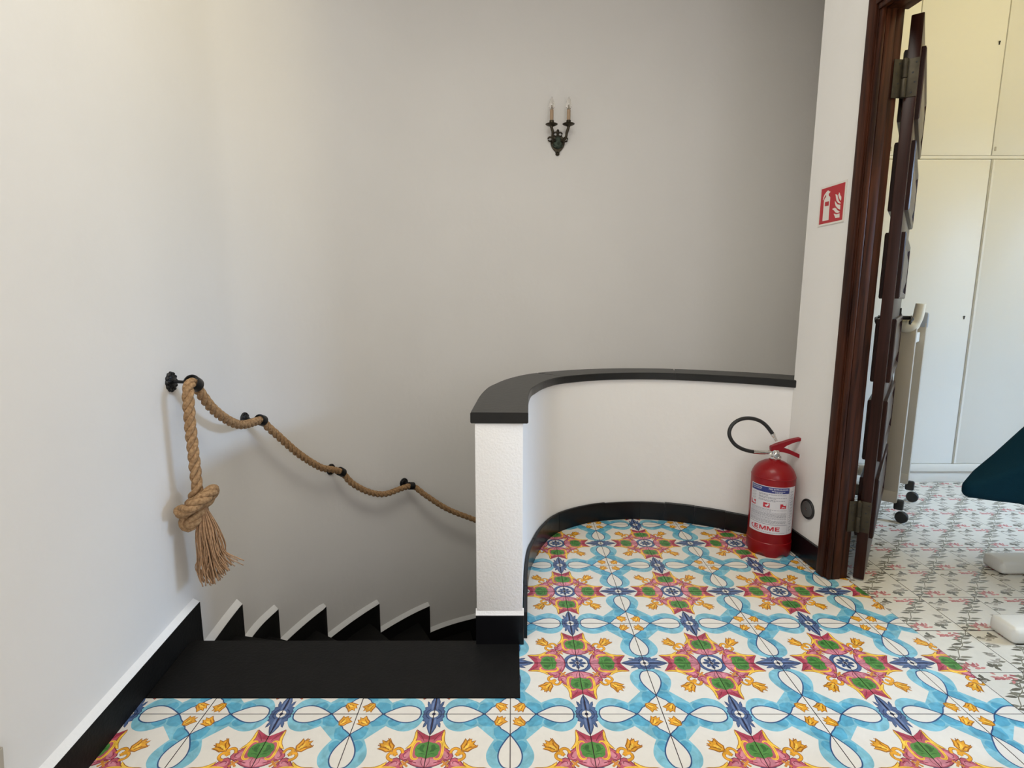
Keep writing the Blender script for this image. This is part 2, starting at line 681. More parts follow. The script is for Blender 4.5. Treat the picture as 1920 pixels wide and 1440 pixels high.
        both(stroke(arc, .034, True), gold_l)
        both(stroke(arc, .008), gold)
    # star between the medallions
    st = [(.655, 0), (.71, .03), (.78, .056), (.835, .062), (.795, .085), (.775, .108), (.835, .104), (.872, .09), (.885, .128), (.925, .118), (.955, .142), (.985, .132), (1.06, .14), (1.06, -.05), (.66, -.05)]
    both(st, star)
    both(outline(st, .009), star_d)
    both(sm([(.70, .004), (.78, .032), (.88, .045), (.93, .03), (.86, .012)], 2), srgb(104, 122, 160))
    both(stroke([(.69, .0), (.80, .012), (.92, .008)], .01), star_d)
    both(stroke([(.92, .05), (.955, .09), (.99, .10)], .014), star_d)
    both(ell(1, 0, .062, .062, 0, 12), GLAZE)
    both(ell(1, 0, .026, .026, 0, 8), star_d)
    # volutes and tulip on the diagonal
    v = sm([(.385, .285), (.43, .30), (.455, .335), (.445, .375), (.405, .395), (.372, .375), (.382, .345)], 4, False)
    both(stroke(v, .042), gold_d)
    both(stroke(v, .028), gold)
    v2 = sm([(.40, .365), (.43, .40), (.455, .44)], 3, False)
    both(stroke(v2, .026), gold)
    bud((.42, .42), 1.36, PI / 4 + .04)
    both(stroke([(.50, .47), (.56, .475), (.61, .505)], .012), gold_d)
    # little cross near the ring
    for a in (PI / 4, -PI / 4):
        c, s = math.cos(a) * .058, math.sin(a) * .058
        L.append((stroke([(.238 - c, .238 - s), (.238 + c, .238 + s)], .028), srgb(206, 136, 62)))
    return L


def floral_layers():
    rnd = random.Random(3)
    leaf, leaf_d, stem = srgb(126, 122, 108), srgb(98, 94, 82), srgb(122, 116, 100)
    rose, rose_d, grey = srgb(194, 126, 122), srgb(170, 96, 98), srgb(158, 152, 142)
    L = []

    def blade(x, y, l, wd, a, c):
        ca, sa = math.cos(a), math.sin(a)
        P = [(0, 0), (.3, .5), (.6, .45), (1, 0), (.6, -.45), (.3, -.5)]
        L.append(([(x + l * t * ca - wd * u * sa, y + l * t * sa + wd * u * ca) for t, u in P], c))
    vine = sm([(0, 0), (.13, .10), (.22, .25), (.36, .34), (.48, .51), (.64, .62), (.75, .78), (.90, .88), (1, 1)], 3, False)
    L.append((stroke(vine, .013), stem))
    for k in range(11):
        t = (k + .5) / 11
        i = int(t * (len(vine) - 1))
        x, y = vine[i]
        a = rnd.uniform(-.25, .25)
        c = leaf if k % 3 else leaf_d
        blade(x, y, .17 + .06 * rnd.random(), .052, a, c)
        blade(x, y, .16 + .07 * rnd.random(), .052, PI + a + rnd.uniform(-.2, .2), leaf_d if k % 2 else leaf)
        if k % 2:
            blade(x, y, .12, .055, PI / 2 + rnd.uniform(-.9, .2), leaf)
    for (px, py, ang) in ((.36, .11, .25), (.64, .89, PI + .25)):
        for k in range(15):
            a = ang + rnd.uniform(-1.2, 1.2) + (PI if k % 4 == 0 else 0)
            r = rnd.uniform(0, .05)
            x, y = px + r * math.cos(ang) * 2.2 * (1 if k % 2 else -1), py + rnd.uniform(-.065, .065)
            blade(x, y, .095, .042, a, rose if k % 3 else rose_d)
        blade(px, py, .16, .014, ang + PI * .02, rose_d)
    for (px, py, f) in ((.70, .13, 1), (.30, .87, -1)):
        for a in (.5, 1.9, 2.8, -1.2):
            blade(px, py, .10, .066, a * f, leaf_d)
    for (px, py) in ((.13, .62), (.87, .38), (.18, .80), (.82, .22)):
        for k in range(6):
            blade(px + rnd.uniform(-.06, .06), py + rnd.uniform(-.05, .05), .12, .048, rnd.uniform(-.5, .5) + (PI if k % 2 else 0), grey if k % 3 else leaf)
    return L


TS = T - 0.0022
maj_me = art_mesh('majolica_tile', scale_layers(majolica_layers(), T), (TS, TS), GLAZE, (5, 5), 0.008, origin=(0.0011, 0.0011))
flo_me = art_mesh('floral_tile', scale_layers(floral_layers(), T), (TS, TS), srgb(218, 213, 202), (4, 4), 0.008, origin=(0.0011, 0.0011), alpha=0.6)

# ------------------------------------------------------------------ plan of the place (metres)
V2 = lambda *p: Vector(p)
SKIRT_PTS = [(-.666, -2.5), (-.841, -.5), (-.9995, 1.31), (-1.0535, 1.93), (-1.036, 2.184), (-.9405, 2.4964), (-.7623, 2.8244), (-.5203, 3.0995), (-.25, 3.255), (.05, 3.345), (.4, 3.385), (1.15, 3.43), (2.2, 3.49)]
OUT = [p.to_2d() for p in spline([(a, b, 0) for a, b in SKIRT_PTS], 8)]      # front face of the skirting of the outer wall
OUTW = offset2(OUT, -0.02)                                                   # plaster face of the outer wall
CEIL = 2.98
LOW = -1.75


def at_index(pts, y):
    return min(range(len(pts)), key=lambda i: abs(pts[i].y - y) + (10 if pts[i].x > -.8 and y < 2.5 else 0))


i_split = 24  # at (-1.0535, 1.93): the straight left wall ends, the curve begins


def wall_strip(name, path, z0, z1, thick, label):
    o = sweep_obj(name, path, [(0, z0), (0, z1), (-thick, z1), (-thick, z0)], M['plaster'], smooth=0.6)
    return struct(o, label)


wall_strip('wall_left', OUTW[:i_split + 1], LOW, CEIL, 0.14, 'white plaster wall on the left')
wall_strip('wall_back', OUTW[i_split:], LOW, CEIL, 0.14, 'plaster wall curving round behind the stairs')

# half wall round the stair: plan of its room-side face
INN_PTS = [(.036, 1.5515), (.040, 1.68), (.046, 1.85), (.060, 2.0), (.081, 2.09), (.125, 2.23), (.197, 2.36), (.30, 2.445), (.415, 2.50), (.55, 2.526), (.665, 2.526), (.78, 2.505), (.90, 2.463), (1.01, 2.408), (1.11, 2.345), (1.20, 2.272), (1.235, 2.242)]
INN = resample(spline([(a, b, 0) for a, b in INN_PTS], 10), 0.02)
INN = [p.to_2d() for p in INN]
LW_T = 0.147


def cap_z(t):
    return -0.013 * min(1, t / 0.45)


o = sweep_obj('wall_inner', offset2(INN, -.003), [(0, 0), (0, .712), (-LW_T + .003, .712), (-LW_T + .003, LOW), (-.02, LOW)], M['plaster'], zof=None, smooth=0.6)
struct(o, 'white curved half wall round the stairwell')
# make its top follow the slightly falling coping
for v in o.data.vertices:
    if v.co.z > .5:
        v.co.z -= .013 * min(1.0, max(0.0, (v.co.y - 1.55) / 0.9))
# newel front face: rougher plaster skin on the end of the half wall
bm = bmesh.new()
box(bm, (-.0385, 1.5485, .412), (.143, .008, .600), 0, .002)
nf = bm_obj('plaster_skin', bm, M['plaster_rough'], o, smooth=0.6)
# black foot of the newel
bm = bmesh.new()
box(bm, (-.038, 1.546, .05), (.150, .014, .100), 0, .002)
struct(bm_obj('baseboard_front', bm, M['black']), 'black slate foot on the end of the half wall')
# plaster flare above it
bm = bmesh.new()
prism(bm, [(0, .100), (.012, .100), (.004, .118), (0, .118)], (-.113, 1.5515, 0), (0, -1, 0), (0, 0, 1), (1, 0, 0), .150)
nfl = bm_obj('plaster_ledge', bm, M['plaster_rough'], o)

# coping of the half wall in three slabs
cap = bpy.data.objects.new('trim_1', None)
COL.objects.link(cap)
struct(cap, 'black slate coping on the curved half wall')
n = len(INN)
cuts = [0, int(n * .44), int(n * .73), n - 1]
full = [INN[0] - V2(0, .012)] + INN[1:-1] + [INN[-1] + (INN[-1] - INN[-2]).normalized() * .004]
for a, b in zip(cuts[:-1], cuts[1:]):
    seg = full[a:b + 1]
    seg = [p.copy() for p in seg]
    if b < n - 1:
        seg[-1] = seg[-1].lerp(seg[-2], .03)
    bm = bmesh.new()
    e = .003
    prof = [(.012, .7125 + e), (.012, .7455 - e), (.012 - e, .7455), (-LW_T - .012 + e, .7455), (-LW_T - .012, .7455 - e), (-LW_T - .012, .7125 + e), (-LW_T - .012 + e, .7125), (.012 - e, .7125)]
    sweep2(bm, seg, prof)
    for v in bm.verts:
        # follow the fall along the room-side path
        j = min(range(n), key=lambda k: (INN[k] - V2(v.co.x, v.co.y)).length)
        v.co.z -= .013 * min(1.0, max(0.0, (INN[j].y - 1.55) / 0.9))
    bm_obj('slab', bm, M['cap'], cap, smooth=0.5)

# curved black skirting of the half wall, laid in short slate pieces
bi = bpy.data.objects.new('baseboard_inner', None)
COL.objects.link(bi)
struct(bi, 'black glossy skirting along the curved half wall')
bp = INN[1:]
k0 = 0
rb = random.Random(5)
while k0 < len(bp) - 2:
    k1 = min(len(bp) - 1, k0 + rb.choice((6, 7, 8, 9)))
    if len(bp) - 1 - k1 < 4:
        k1 = len(bp) - 1
    seg = [p.copy() for p in bp[k0:k1 + 1]]
    seg[-1] = seg[-1].lerp(seg[-2], .06)
    h = .091 + rb.uniform(-.0025, .002)
    t = .0115 + rb.uniform(-.0012, .0012)
    sweep_obj('skirting_tile', seg, [(0, .001), (t, .001), (t, h - .003), (t - .003, h), (0, h)], M['black'], bi, smooth=0.5)
    k0 = k1

# ------------------------------------------------------------------ right wall with the doorway (runs slightly askew)
RW0 = V2(1.2275, 2.0)
RU = V2(-.0797, .9968)          # along the wall, away from the viewer
RO = V2(.9968, .0797)           # out of the landing, into the next room


def rw(s, d, z=0.0):
    p = RW0 + RU * s + RO * d
    return Vector((p.x, p.y, z))


RROT = math.atan2(RU.y, RU.x)


def rbox(bm, s0, s1, d0, d1, z0, z1, bevel=0.0):
    c = rw((s0 + s1) / 2, (d0 + d1) / 2, (z0 + z1) / 2)
    box(bm, c, (abs(s1 - s0), abs(d1 - d0), z1 - z0), RROT, bevel)


DOOR_S0, DOOR_S1 = -.066, -.935
WT = .083
bm = bmesh.new()
rbox(bm, -.02, .268, 0, WT, LOW, CEIL)
rbox(bm, DOOR_S1 - .01, -.02, 0, WT, 2.045, CEIL)
rbox(bm, DOOR_S1 - .01, -4.7, 0, WT, -.1, CEIL)
struct(bm_obj('wall_right', bm, M['plaster']), 'white wall on the right with the doorway')
# skew partition that closes the stairwell behind the right wall
bm = bmesh.new()
a, b = rw(.262, .012), Vector((2.075, 3.60, 0))
dv = (b - a).normalized()
nv = Vector((dv.y, -dv.x, 0))
prism(bm, [(0, 0), ((b - a).length, 0), ((b - a).length, .07), (0, .07)], a + Vector((0, 0, LOW)), dv, nv, (0, 0, 1), CEIL - LOW)
struct(bm_obj('wall_partition', bm, M['plaster']), 'partition between stairwell and next room')

bm = bmesh.new()
rbox(bm, -.006, .262, -.012, .001, .001, .098, .002)
struct(bm_obj('baseboard_right', bm, M['black']), 'black skirting under the fire sign wall')

# ------------------------------------------------------------------ left skirting with its plaster ledge
seg = OUT[:i_split + 1]
seg = [p for p in seg if p.y < 1.62] + [V2(-1.0279, 1.6345)]
bl = sweep_obj('baseboard_left', seg, [(-.02, -.2), (0, -.2), (0, .088), (-.002, .09), (-.02, .09)], M['slate'], smooth=0.5)
struct(bl, 'black slate skirting along the left wall')
sweep_obj('plaster_ledge', seg, [(-.0205, .0895), (-.0015, .0895), (-.004, .0925), (-.0205, .103)], M['plaster_rough'], bl, smooth=0.8)

# ------------------------------------------------------------------ small trunking end low on the left wall
bm = bmesh.new()
prism(bm, [(.55, .19), (.893, .19), (.898, .236), (.55, .262)], (-.907, 0, 0), (-.0876, 1, 0), (0, 0, 1), (1, .0876, 0), .022)
bmesh.ops.bevel(bm, geom=bm.edges[:], offset=.003, segments=2, affect='EDGES')
tag(bm_obj('cable_trunking', bm, M['beige'], smooth=0.6), 'end of a beige trunking box low on the left wall above the skirting', 'trunking')

# ------------------------------------------------------------------ staircase
stair = thing('staircase', 'black slate winding staircase going down between the curved walls', 'staircase', (0, 0, 0))
RISE = .18
E_PTS = [(-1.0279, 1.6345), (-1.0528, 1.9372), (-1.0351, 2.195), (-.9405, 2.510), (-.7573, 2.835), (-.5153, 3.106), (-.20, 3.273), (.16, 3.36), (.55, 3.395)]


def out_s(p):
    return min(range(len(FINE)), key=lambda i: (FINE[i] - V2(*p)).length)


FINE = [p.to_2d() for p in resample([Vector((q.x, q.y, 0)) for q in OUT], .02)]
EI = [out_s(p) for p in E_PTS]
EF = [i - 4 for i in EI]           # front edges of the treads lie a skirting's width before the drop of the skirting
LI = offset2(INN, -LW_T)         # stair-side face of the half wall
LIF = resample([Vector((p.x, p.y, 0)) for p in LI], .02)
LIF = [p.to_2d() for p in LIF]
INNER_S = [0, 5, 11, 17, 23, 29, 35, 41, 48]
# landing tread (flush with the tiles) : straight slab
bm = bmesh.new()
prism(bm, [(-.9965, 1.3095), (.0215, 1.3095), (.0215, 1.5515), (-.113, 1.5515), (-.113, 1.557), (-1.019, 1.557)], (0, 0, -.035), (1, 0, 0), (0, 1, 0), (0, 0, 1), .0375)
bm_obj('tread', bm, M['slate'], stair)
for k in range(1, 9):
    z = -RISE * k
    a0, a1 = EF[k - 1], EF[k]
    # the tread lies between the riser under step k-1 and the next riser
    fa = FINE[a0:a1 + 1]
    b0, b1 = INNER_S[k - 1], INNER_S[k]
    ib = LIF[b0:b1 + 1]
    poly = [(p.x, p.y) for p in fa] + [(p.x, p.y) for p in ib[::-1]]
    if k == 1:
        poly = [(p.x, p.y) for p in fa] + [(-.111, 1.66), (-.111, 1.558), (-1.021, 1.558)]
    bm = bmesh.new()
    prism(bm, poly, (0, 0, z - .03), (1, 0, 0), (0, 1, 0), (0, 0, 1), .03)
    bm_obj('tread', bm, M['slate'], stair)
    # riser under the front edge
    p, q = (FINE[a0], LIF[b0]) if k > 1 else (V2(-1.02, 1.545), V2(-.113, 1.545))
    d = (q - p).normalized()
    nn = V2(-d.y, d.x)
    bm = bmesh.new()
    prism(bm, [(0, 0), ((q - p).length, 0), ((q - p).length, -.02), (0, -.02)], (p.x, p.y, z - .02), (d.x, d.y, 0), (nn.x, nn.y, 0), (0, 0, 1), RISE - .012)
    bm_obj('riser', bm, M['slate'], stair)
    # stepped skirting on the outer wall
    top = z + .078
    sk = [p2.copy() for p2 in FINE[EI[k - 1]:EI[k] + 1]]
    sk[-1] = V2(*E_PTS[k]) if k < len(E_PTS) else sk[-1]
    sko = bm_obj_sk = sweep_obj('skirting', sk, [(-.0205, z - .21), (0, z - .21), (0, top - .002), (-.002, top), (-.0205, top)], M['slate'], stair, smooth=0.5)
    sweep_obj('plaster_ledge', sk, [(-.0208, top - .0005), (-.0012, top - .0005), (-.003, top + .004), (-.0208, top + .022)], M['plaster_rough'], sko, smooth=0.8)
# underside of the well
bm = bmesh.new()
box(bm, (.3, 2.5, LOW - .02), (3.4, 2.2, .04))
struct(bm_obj('floor_lower', bm, M['slate']), 'dark floor at the foot of the stairs')
# wall under the landing's edge
bm = bmesh.new()
box(bm, (-.5, 1.50, -.9), (1.16, .03, 1.66))
struct(bm_obj('wall_under', bm, M['plaster']), 'wall below the landing')

# ------------------------------------------------------------------ floors
BORDER = [V2(1.303, 1.955), V2(1.308, 1.88), V2(1.34, 1.257), V2(1.385, .30)]
mid_in = offset2(INN, -.03)
REGION = ([V2(-.985, .30), V2(-1.0, 1.3105), V2(.0225, 1.3105), V2(.0225, 1.5525), V2(.03, 1.5525)]
          + [p for p in mid_in[2:-2:2]] + [rw(.24, .03).to_2d(), rw(-.02, .03).to_2d(), rw(-.06, .07).to_2d()] + BORDER)
REGION[0] = V2(-.926, .45)
REGION[-1] = V2(1.378, .45)
REG2 = [V2(b.x + .002, b.y) for b in BORDER[::-1]] + [rw(-.06, .09).to_2d(), rw(.26, .09).to_2d(), V2(1.75, 3.09), V2(3.12, 3.09), V2(3.12, .85)]
REG2[0] = V2(1.3625, .85)


def seg_hit_box(a, b, x0, y0, x1, y1):
    # does the segment come near the box
    n = 24
    for k in range(n + 1):
        p = a.lerp(b, k / n)
        if x0 - .004 <= p.x <= x1 + .004 and y0 - .004 <= p.y <= y1 + .004:
            return True
    return False


def lay_tiles(parent, me, material, region, ox, oy, i0, i1, j0, j1, turn):
    poly = [(p.x, p.y) for p in region]
    m = len(region)
    if not me.materials:
        me.materials.append(material)
    for j in range(j0, j1):
        for i in range(i0, i1):
            x0, y0 = ox + i * T, oy + j * T
            cx = np.array([x0 + T * (a + .5) / 6 for a in range(6) for b in range(6)])
            cy = np.array([y0 + T * (b + .5) / 6 for a in range(6) for b in range(6)])
            ins = pip(poly, cx, cy)
            if not ins.any():
                continue
            near = [k for k in range(m) if seg_hit_box(region[k], region[(k + 1) % m], x0, y0, x0 + T, y0 + T)]
            ang, px, py = turn(i, j)
            mw = Matrix.Translation((ox + px * T, oy + py * T, random.uniform(-.0003, .0003))) @ Matrix.Rotation(ang, 4, 'Z')
            if near:
                bm = bmesh.new()
                bm.from_mesh(me)
                inv = mw.inverted()
                for k in near:
                    a, b = region[k], region[(k + 1) % m]
                    if (b - a).length < 1e-5:
                        continue
                    d = (b - a).normalized()
                    co = inv @ Vector((a.x, a.y, 0))
                    no = inv.to_3x3() @ Vector((d.y, -d.x, 0))
                    bmesh.ops.bisect_plane(bm, geom=bm.verts[:] + bm.edges[:] + bm.faces[:], dist=1e-6, plane_co=co, plane_no=no)
                bm.faces.ensure_lookup_table()
                c = np.array([(mw @ f.calc_center_median())[:2] for f in bm.faces])
                keep = pip(poly, c[:, 0], c[:, 1])
                kill = [f for f, kk in zip(bm.faces[:], keep) if not kk]
                bmesh.ops.delete(bm, geom=kill, context='FACES')
                if not bm.faces:
                    bm.free()
                    continue
                me2 = bpy.data.meshes.new('cut_tile')
                bm.to_mesh(me2)
                bm.free()
            else:
                me2 = me
            t = link('tile', me2, material, parent)
            t.matrix_world = mw


def turn_major(i, j):
    # the medallion corner of the tile is the lattice point with both indices odd
    mi = i if i % 2 else i + 1
    mj = j if j % 2 else j + 1
    a, b = (1 if mi == i else -1), (1 if mj == j else -1)
    ang = {(1, 1): 0, (-1, 1): PI / 2, (-1, -1): PI, (1, -1): -PI / 2}[(a, b)]
    return ang, mi, mj


def poly_floor(name, region, z, material, label, thick=.2):
    bm = bmesh.new()
    prism(bm, [(p.x, p.y) for p in region], (0, 0, z - thick), (1, 0, 0), (0, 1, 0), (0, 0, 1), thick)
    o = bm_obj(name, bm, material)
    return struct(o, label)


fl = poly_floor('floor', REGION, -.0022, M['grout'], 'hand painted majolica tile floor of the landing', .1)
lay_tiles(fl, maj_me, M['tile'], REGION, -.0045, 1.254, -6, 8, -4, 7, turn_major)
fl2 = poly_floor('floor_next_room', REG2, -.0022, M['grout'], 'white floral printed tile floor of the next room', .1)
lay_tiles(fl2, flo_me, M['tile2'], REG2, 1.487 - 2 * T, 1.613 - 4 * T, 0, 11, 0, 12, lambda i, j: (0, i, j))
# rest of both floors, outside the view
bm = bmesh.new()
prism(bm, [(-.72, -2.6), (1.62, -2.6), (1.378, .449), (-.95, .449)], (0, 0, -.1), (1, 0, 0), (0, 1, 0), (0, 0, 1), .1)
prism(bm, [(1.64, -1.0), (4.4, -1.0), (4.4, .849), (1.3635, .849)], (0, 0, -.1), (1, 0, 0), (0, 1, 0), (0, 0, 1), .1)
prism(bm, [(3.121, .8505), (4.4, .8505), (4.4, 3.1), (3.121, 3.1)], (0, 0, -.1), (1, 0, 0), (0, 1, 0), (0, 0, 1), .1)
struct(bm_obj('floor_rest', bm, M['screed']), 'pale floor nearer the viewer')

# ------------------------------------------------------------------ remaining shell
bm = bmesh.new()
for (x0, x1, y0, y1) in ((-1.3, 4.5, -2.8, .2), (-1.3, -.55, .2, 1.3), (.75, 4.5, .2, 1.3), (-1.3, 4.5, 1.3, 3.8)):
    box(bm, ((x0 + x1) / 2, (y0 + y1) / 2, CEIL + .05), (x1 - x0, y1 - y0, .1))
struct(bm_obj('ceiling', bm, M['ceiling']), 'white ceiling with a skylight opening')
bm = bmesh.new()
for (x0, x1, z0, z1) in ((-.9, 1.8, -.1, .85), (-.9, 1.8, 2.4, CEIL), (-.9, -.72, .85, 2.4), (.12, .33, .85, 2.4), (1.37, 1.8, .85, 2.4)):
    box(bm, ((x0 + x1) / 2, -1.54, (z0 + z1) / 2), (x1 - x0, .12, z1 - z0))
struct(bm_obj('wall_rear', bm, M['plaster']), 'wall behind the viewer with its window opening')
bm = bmesh.new()
for (y0, y1, z0, z1) in ((-1.0, 3.5, -.1, .65), (-1.0, 3.5, 2.05, CEIL), (-1.0, 0.0, .65, 2.05), (1.9, 3.5, .65, 2.05)):
    box(bm, (4.36, (y0 + y1) / 2, (z0 + z1) / 2), (.12, y1 - y0, z1 - z0))
box(bm, (3.0, -1.06, CEIL / 2), (2.9, .12, CEIL))
struct(bm_obj('wall_far_right', bm, M['plaster']), 'outer walls of the next room')
bm = bmesh.new()
box(bm, (3.1, 3.62, CEIL / 2), (2.6, .1, CEIL))
struct(bm_obj('wall_behind_wardrobe', bm, M['plaster']), 'back wall of the next room')

# ------------------------------------------------------------------ door frame, leaf, hinges
dr = bpy.data.objects.new('door_1', None)
COL.objects.link(dr)
struct(dr, 'dark wooden doorway with its door standing open')


def frame_piece(name, boxes):
    bm = bmesh.new()
    for b in boxes:
        rbox(bm, *b[:6], bevel=b[6] if len(b) > 6 else .003)
    return bm_obj(name, bm, M['wood'], dr, smooth=0.6)


HZ = 2.022
frame_piece('architrave', [(-.004, -.0425, -.020, .0, 0, HZ + .062, .004), (-.0435, -.0475, -.012, .0, 0, HZ + .060, .001), (-.0475, -.066, -.0105, .004, 0, HZ + .04, .004)])
frame_piece('jamb', [(-.03, -.064, .006, .040, 0, HZ + .02, .002), (-.03, -.0575, .040, .073, 0, HZ + .02, .002)])
frame_piece('architrave', [(-.004, DOOR_S1 - .06, -.0195, .0, HZ + .022, HZ + .0615, .004), (-.05, DOOR_S1, -.0165, .003, HZ + .002, HZ + .021, .004)])
frame_piece('head_jamb', [(-.05, DOOR_S1, .006, .045, HZ, HZ + .03, .002), (-.05, DOOR_S1, .045, .090, HZ + .006, HZ + .03, .002)])
frame_piece('jamb', [(DOOR_S1 + .002, DOOR_S1 - .02, .006, .090, 0, HZ + .02, .002)])
frame_piece('architrave', [(DOOR_S1, DOOR_S1 - .062, -.018, .0, 0, HZ + .06, .004)])

# leaf: hinge edge near (1.337, 1.934), swung into the next room
LA = math.radians(37.3)                       # direction of the leaf from +Y towards +X
leaf_e = bpy.data.objects.new('leaf', None)
COL.objects.link(leaf_e)
leaf_e.parent = dr
leaf_e.location = (1.3245, 1.944, 0.006)
leaf_e.rotation_euler = (0, 0, PI / 2 - LA)    # local x along the leaf, local y to its left face
LW, LH, LT = .80, 2.0, .036
bm = bmesh.new()
box(bm, (LW / 2, -LT / 2, LH / 2), (LW, LT, LH), 0, .003)
bm_obj('stile_board', bm, M['wood_door'], leaf_e, smooth=0.6)
PZ = [(1.679, 1.912), (1.379, 1.612), (1.071, 1.305), (.763, .997), (.461, .694), (.153, .390)]
for z0, z1 in PZ:
    for sgn, yb in ((1, 0.0), (-1, -LT)):
        bm = bmesh.new()
        zc, hh = (z0 + z1) / 2, (z1 - z0)
        # raised moulding, then a bevelled field inside it
        x0, x1 = .052, LW - .09
        rings = [(0, -.001), (0, .011), (.006, .014), (.020, .014), (.028, .006), (.040, .006), (.075, .013)]
        prev = None
        for ins, hgt in rings:
            cur = [bm.verts.new((x, yb + sgn * hgt, z)) for x, z in ((x0 + ins, z0 + ins), (x1 - ins, z0 + ins), (x1 - ins, z1 - ins), (x0 + ins, z1 - ins))]
            if prev:
                for q in range(4):
                    bm.faces.new((prev[q], prev[(q + 1) % 4], cur[(q + 1) % 4], cur[q]))
            prev = cur
        bm.faces.new(prev)
        bm_obj('panel', bm, M['wood_door'], leaf_e)
for sgn, yb in ((1, 0.0), (-1, -LT)):
    bm = bmesh.new()
    xh, zh = LW - .06, .985
    rot = Matrix.Translation((xh, yb, zh)) @ Matrix.Rotation(-sgn * PI / 2, 4, 'X')
    lathe(bm, [(.024, 0), (.024, .005), (.019, .008), (.009, .010), (.009, .040), (.011, .046), (0, .049)], 16, rot)
    tube(bm, spline([(xh, yb + sgn * .042, zh), (xh - .03, yb + sgn * .048, zh - .002), (xh - .075, yb + sgn * .05, zh - .004), (xh - .11, yb + sgn * .046, zh - .012), (xh - .118, yb + sgn * .044, zh - .024)], 5), [.008] * 18 + [.006] * 3, 10, flat=.8)
    box(bm, (xh, yb + sgn * .003, zh - .03), (.042, .006, .15), 0, .002)
    bm_obj('door_handle', bm, M['iron'], leaf_e, smooth=0.7)

for zc in (1.808, .257):
    he = bpy.data.objects.new('hinge', None)
    COL.objects.link(he)
    he.parent = dr
    he['label'] = 'upper dull brass door hinge' if zc > 1 else 'lower dull brass door hinge'
    hx, hy = 1.3185, 1.9405
    he.location = (hx, hy, zc)
    hh = .122
    # leaf screwed to the jamb (half height knuckle below) and leaf on the door edge (knuckle above)
    bm = bmesh.new()
    d = RO.normalized()
    lean = (rw(-.0602, .055) - Vector((hx, hy, 0)))
    c = (rw(-.0655, .072) + rw(-.0615, .046)) / 2
    box(bm, (-.020, .002, 0), (.034, .003, hh), math.atan2(RO.y, RO.x), .0008)
    lathe(bm, [(.0075, -hh / 2), (.0085, -hh / 2 + .002), (.0085, -.003), (.0075, -.001)], 12, Matrix.Translation((0, -.002, 0)))
    bm_obj('hinge_leaf', bm, M['brass'], he, smooth=0.6)
    bm = bmesh.new()
    ed = Vector((math.cos(LA), -math.sin(LA), 0))
    box(bm, Vector((.0075, .0015, 0)) + ed * .017, (.034, .003, hh), math.atan2(ed.y, ed.x), .0008)
    lathe(bm, [(.0075, 0.001), (.0085, .003), (.0085, hh / 2 - .002), (.0065, hh / 2), (.004, hh / 2 + .003), (0, hh / 2 + .004)], 12, Matrix.Translation((0, -.002, 0)))
    bm_obj('hinge_leaf', bm, M['brass'], he, smooth=0.6)
    for k in range(4):
        zz = -hh / 2 + .014 + k * (hh - .028) / 3
        bm = bmesh.new()
        en = Vector((-math.sin(LA), -math.cos(LA), 0))
        p = Vector((.0075, .0015, zz)) + ed * (.022 + (.004 if k % 2 else -.004)) + en * .0012
        lathe(bm, [(.0032, 0), (.0032, .0007), (.002, .0011), (0, .0011)], 10, Matrix.Translation(p) @ en.to_track_quat('Z', 'Y').to_matrix().to_4x4())
        p2 = Vector((-.022 + (.004 if k % 2 else -.004), .001, zz))
        n2 = Vector((RU.x, RU.y, 0)) * -1
        lathe(bm, [(.0032, 0), (.0032, .0007), (.002, .0011), (0, .0011)], 10, Matrix.Translation(p2) @ n2.to_track_quat('Z', 'Y').to_matrix().to_4x4())
        bm_obj('screw', bm, M['dark'], he)

# ------------------------------------------------------------------ fire sign on the right wall
SIGN_W = .149
RED = srgb(178, 30, 42)
WHI = srgb(222, 216, 208)
BORD = .0075


def sgn_poly(P):
    k = SIGN_W - 2 * BORD
    return [(BORD + a * k, BORD + b * k) for a, b in P]


def unsk(P):
    """pictogram points read off the photograph's oblique view, back to the square of the red field"""
    TL, TR, BR, BL = np.array((320, 378.)), np.array((865, 225.)), np.array((795, 1065.)), np.array((260, 1165.))
    out = []
    for p in P:
        p = np.array(p, float)
        u, v = .5, .5
        for _ in range(20):
            f = BL * (1 - u) * (1 - v) + BR * u * (1 - v) + TL * (1 - u) * v + TR * u * v - p
            du = (BR - BL) * (1 - v) + (TR - TL) * v
            dv2 = (TL - BL) * (1 - u) + (TR - BR) * u
            J = np.array([[du[0], dv2[0]], [du[1], dv2[1]]])
            s = np.linalg.solve(J, -f)
            u, v = u + s[0], v + s[1]
        out.append((u, v))
    return out


sl = [(sgn_poly([(0, 0), (1, 0), (1, 1), (0, 1)]), RED)]
for P in ([(345, 1085), (490, 1060), (525, 560), (512, 535), (490, 520), (488, 480), (525, 440), (520, 420), (505, 425), (480, 400), (462, 405), (430, 440), (385, 500), (360, 560), (350, 612), (362, 618), (380, 565), (428, 495), (430, 540), (395, 580), (378, 630)],
          [(725, 445), (742, 470), (752, 515), (775, 545), (774, 600), (764, 640), (735, 600), (715, 545), (705, 500), (718, 490)],
          [(638, 495), (665, 492), (690, 510), (700, 570), (725, 640), (768, 692), (745, 698), (705, 680), (668, 630), (655, 560), (650, 520)],
          [(632, 635), (650, 660), (690, 715), (735, 725), (755, 730), (750, 835), (700, 810), (650, 750), (634, 690)],
          [(572, 818), (600, 800), (632, 790), (660, 800), (690, 845), (745, 880), (735, 895), (690, 908), (645, 895), (615, 850)],
          [(607, 920), (630, 925), (670, 938), (742, 915), (738, 1010), (645, 1020)]):
    sl.append((sgn_poly(unsk(P)), WHI))
sl.append((sgn_poly(unsk([(402, 660), (496, 640), (492, 738), (398, 755)])), RED))
sign_me = art_mesh('fire_sign', sl, (SIGN_W, SIGN_W), WHI, (3, 3), .002, bga=0.0, alpha=0.0, side=WHI)
sign = link('fire_sign', sign_me, M['print'])
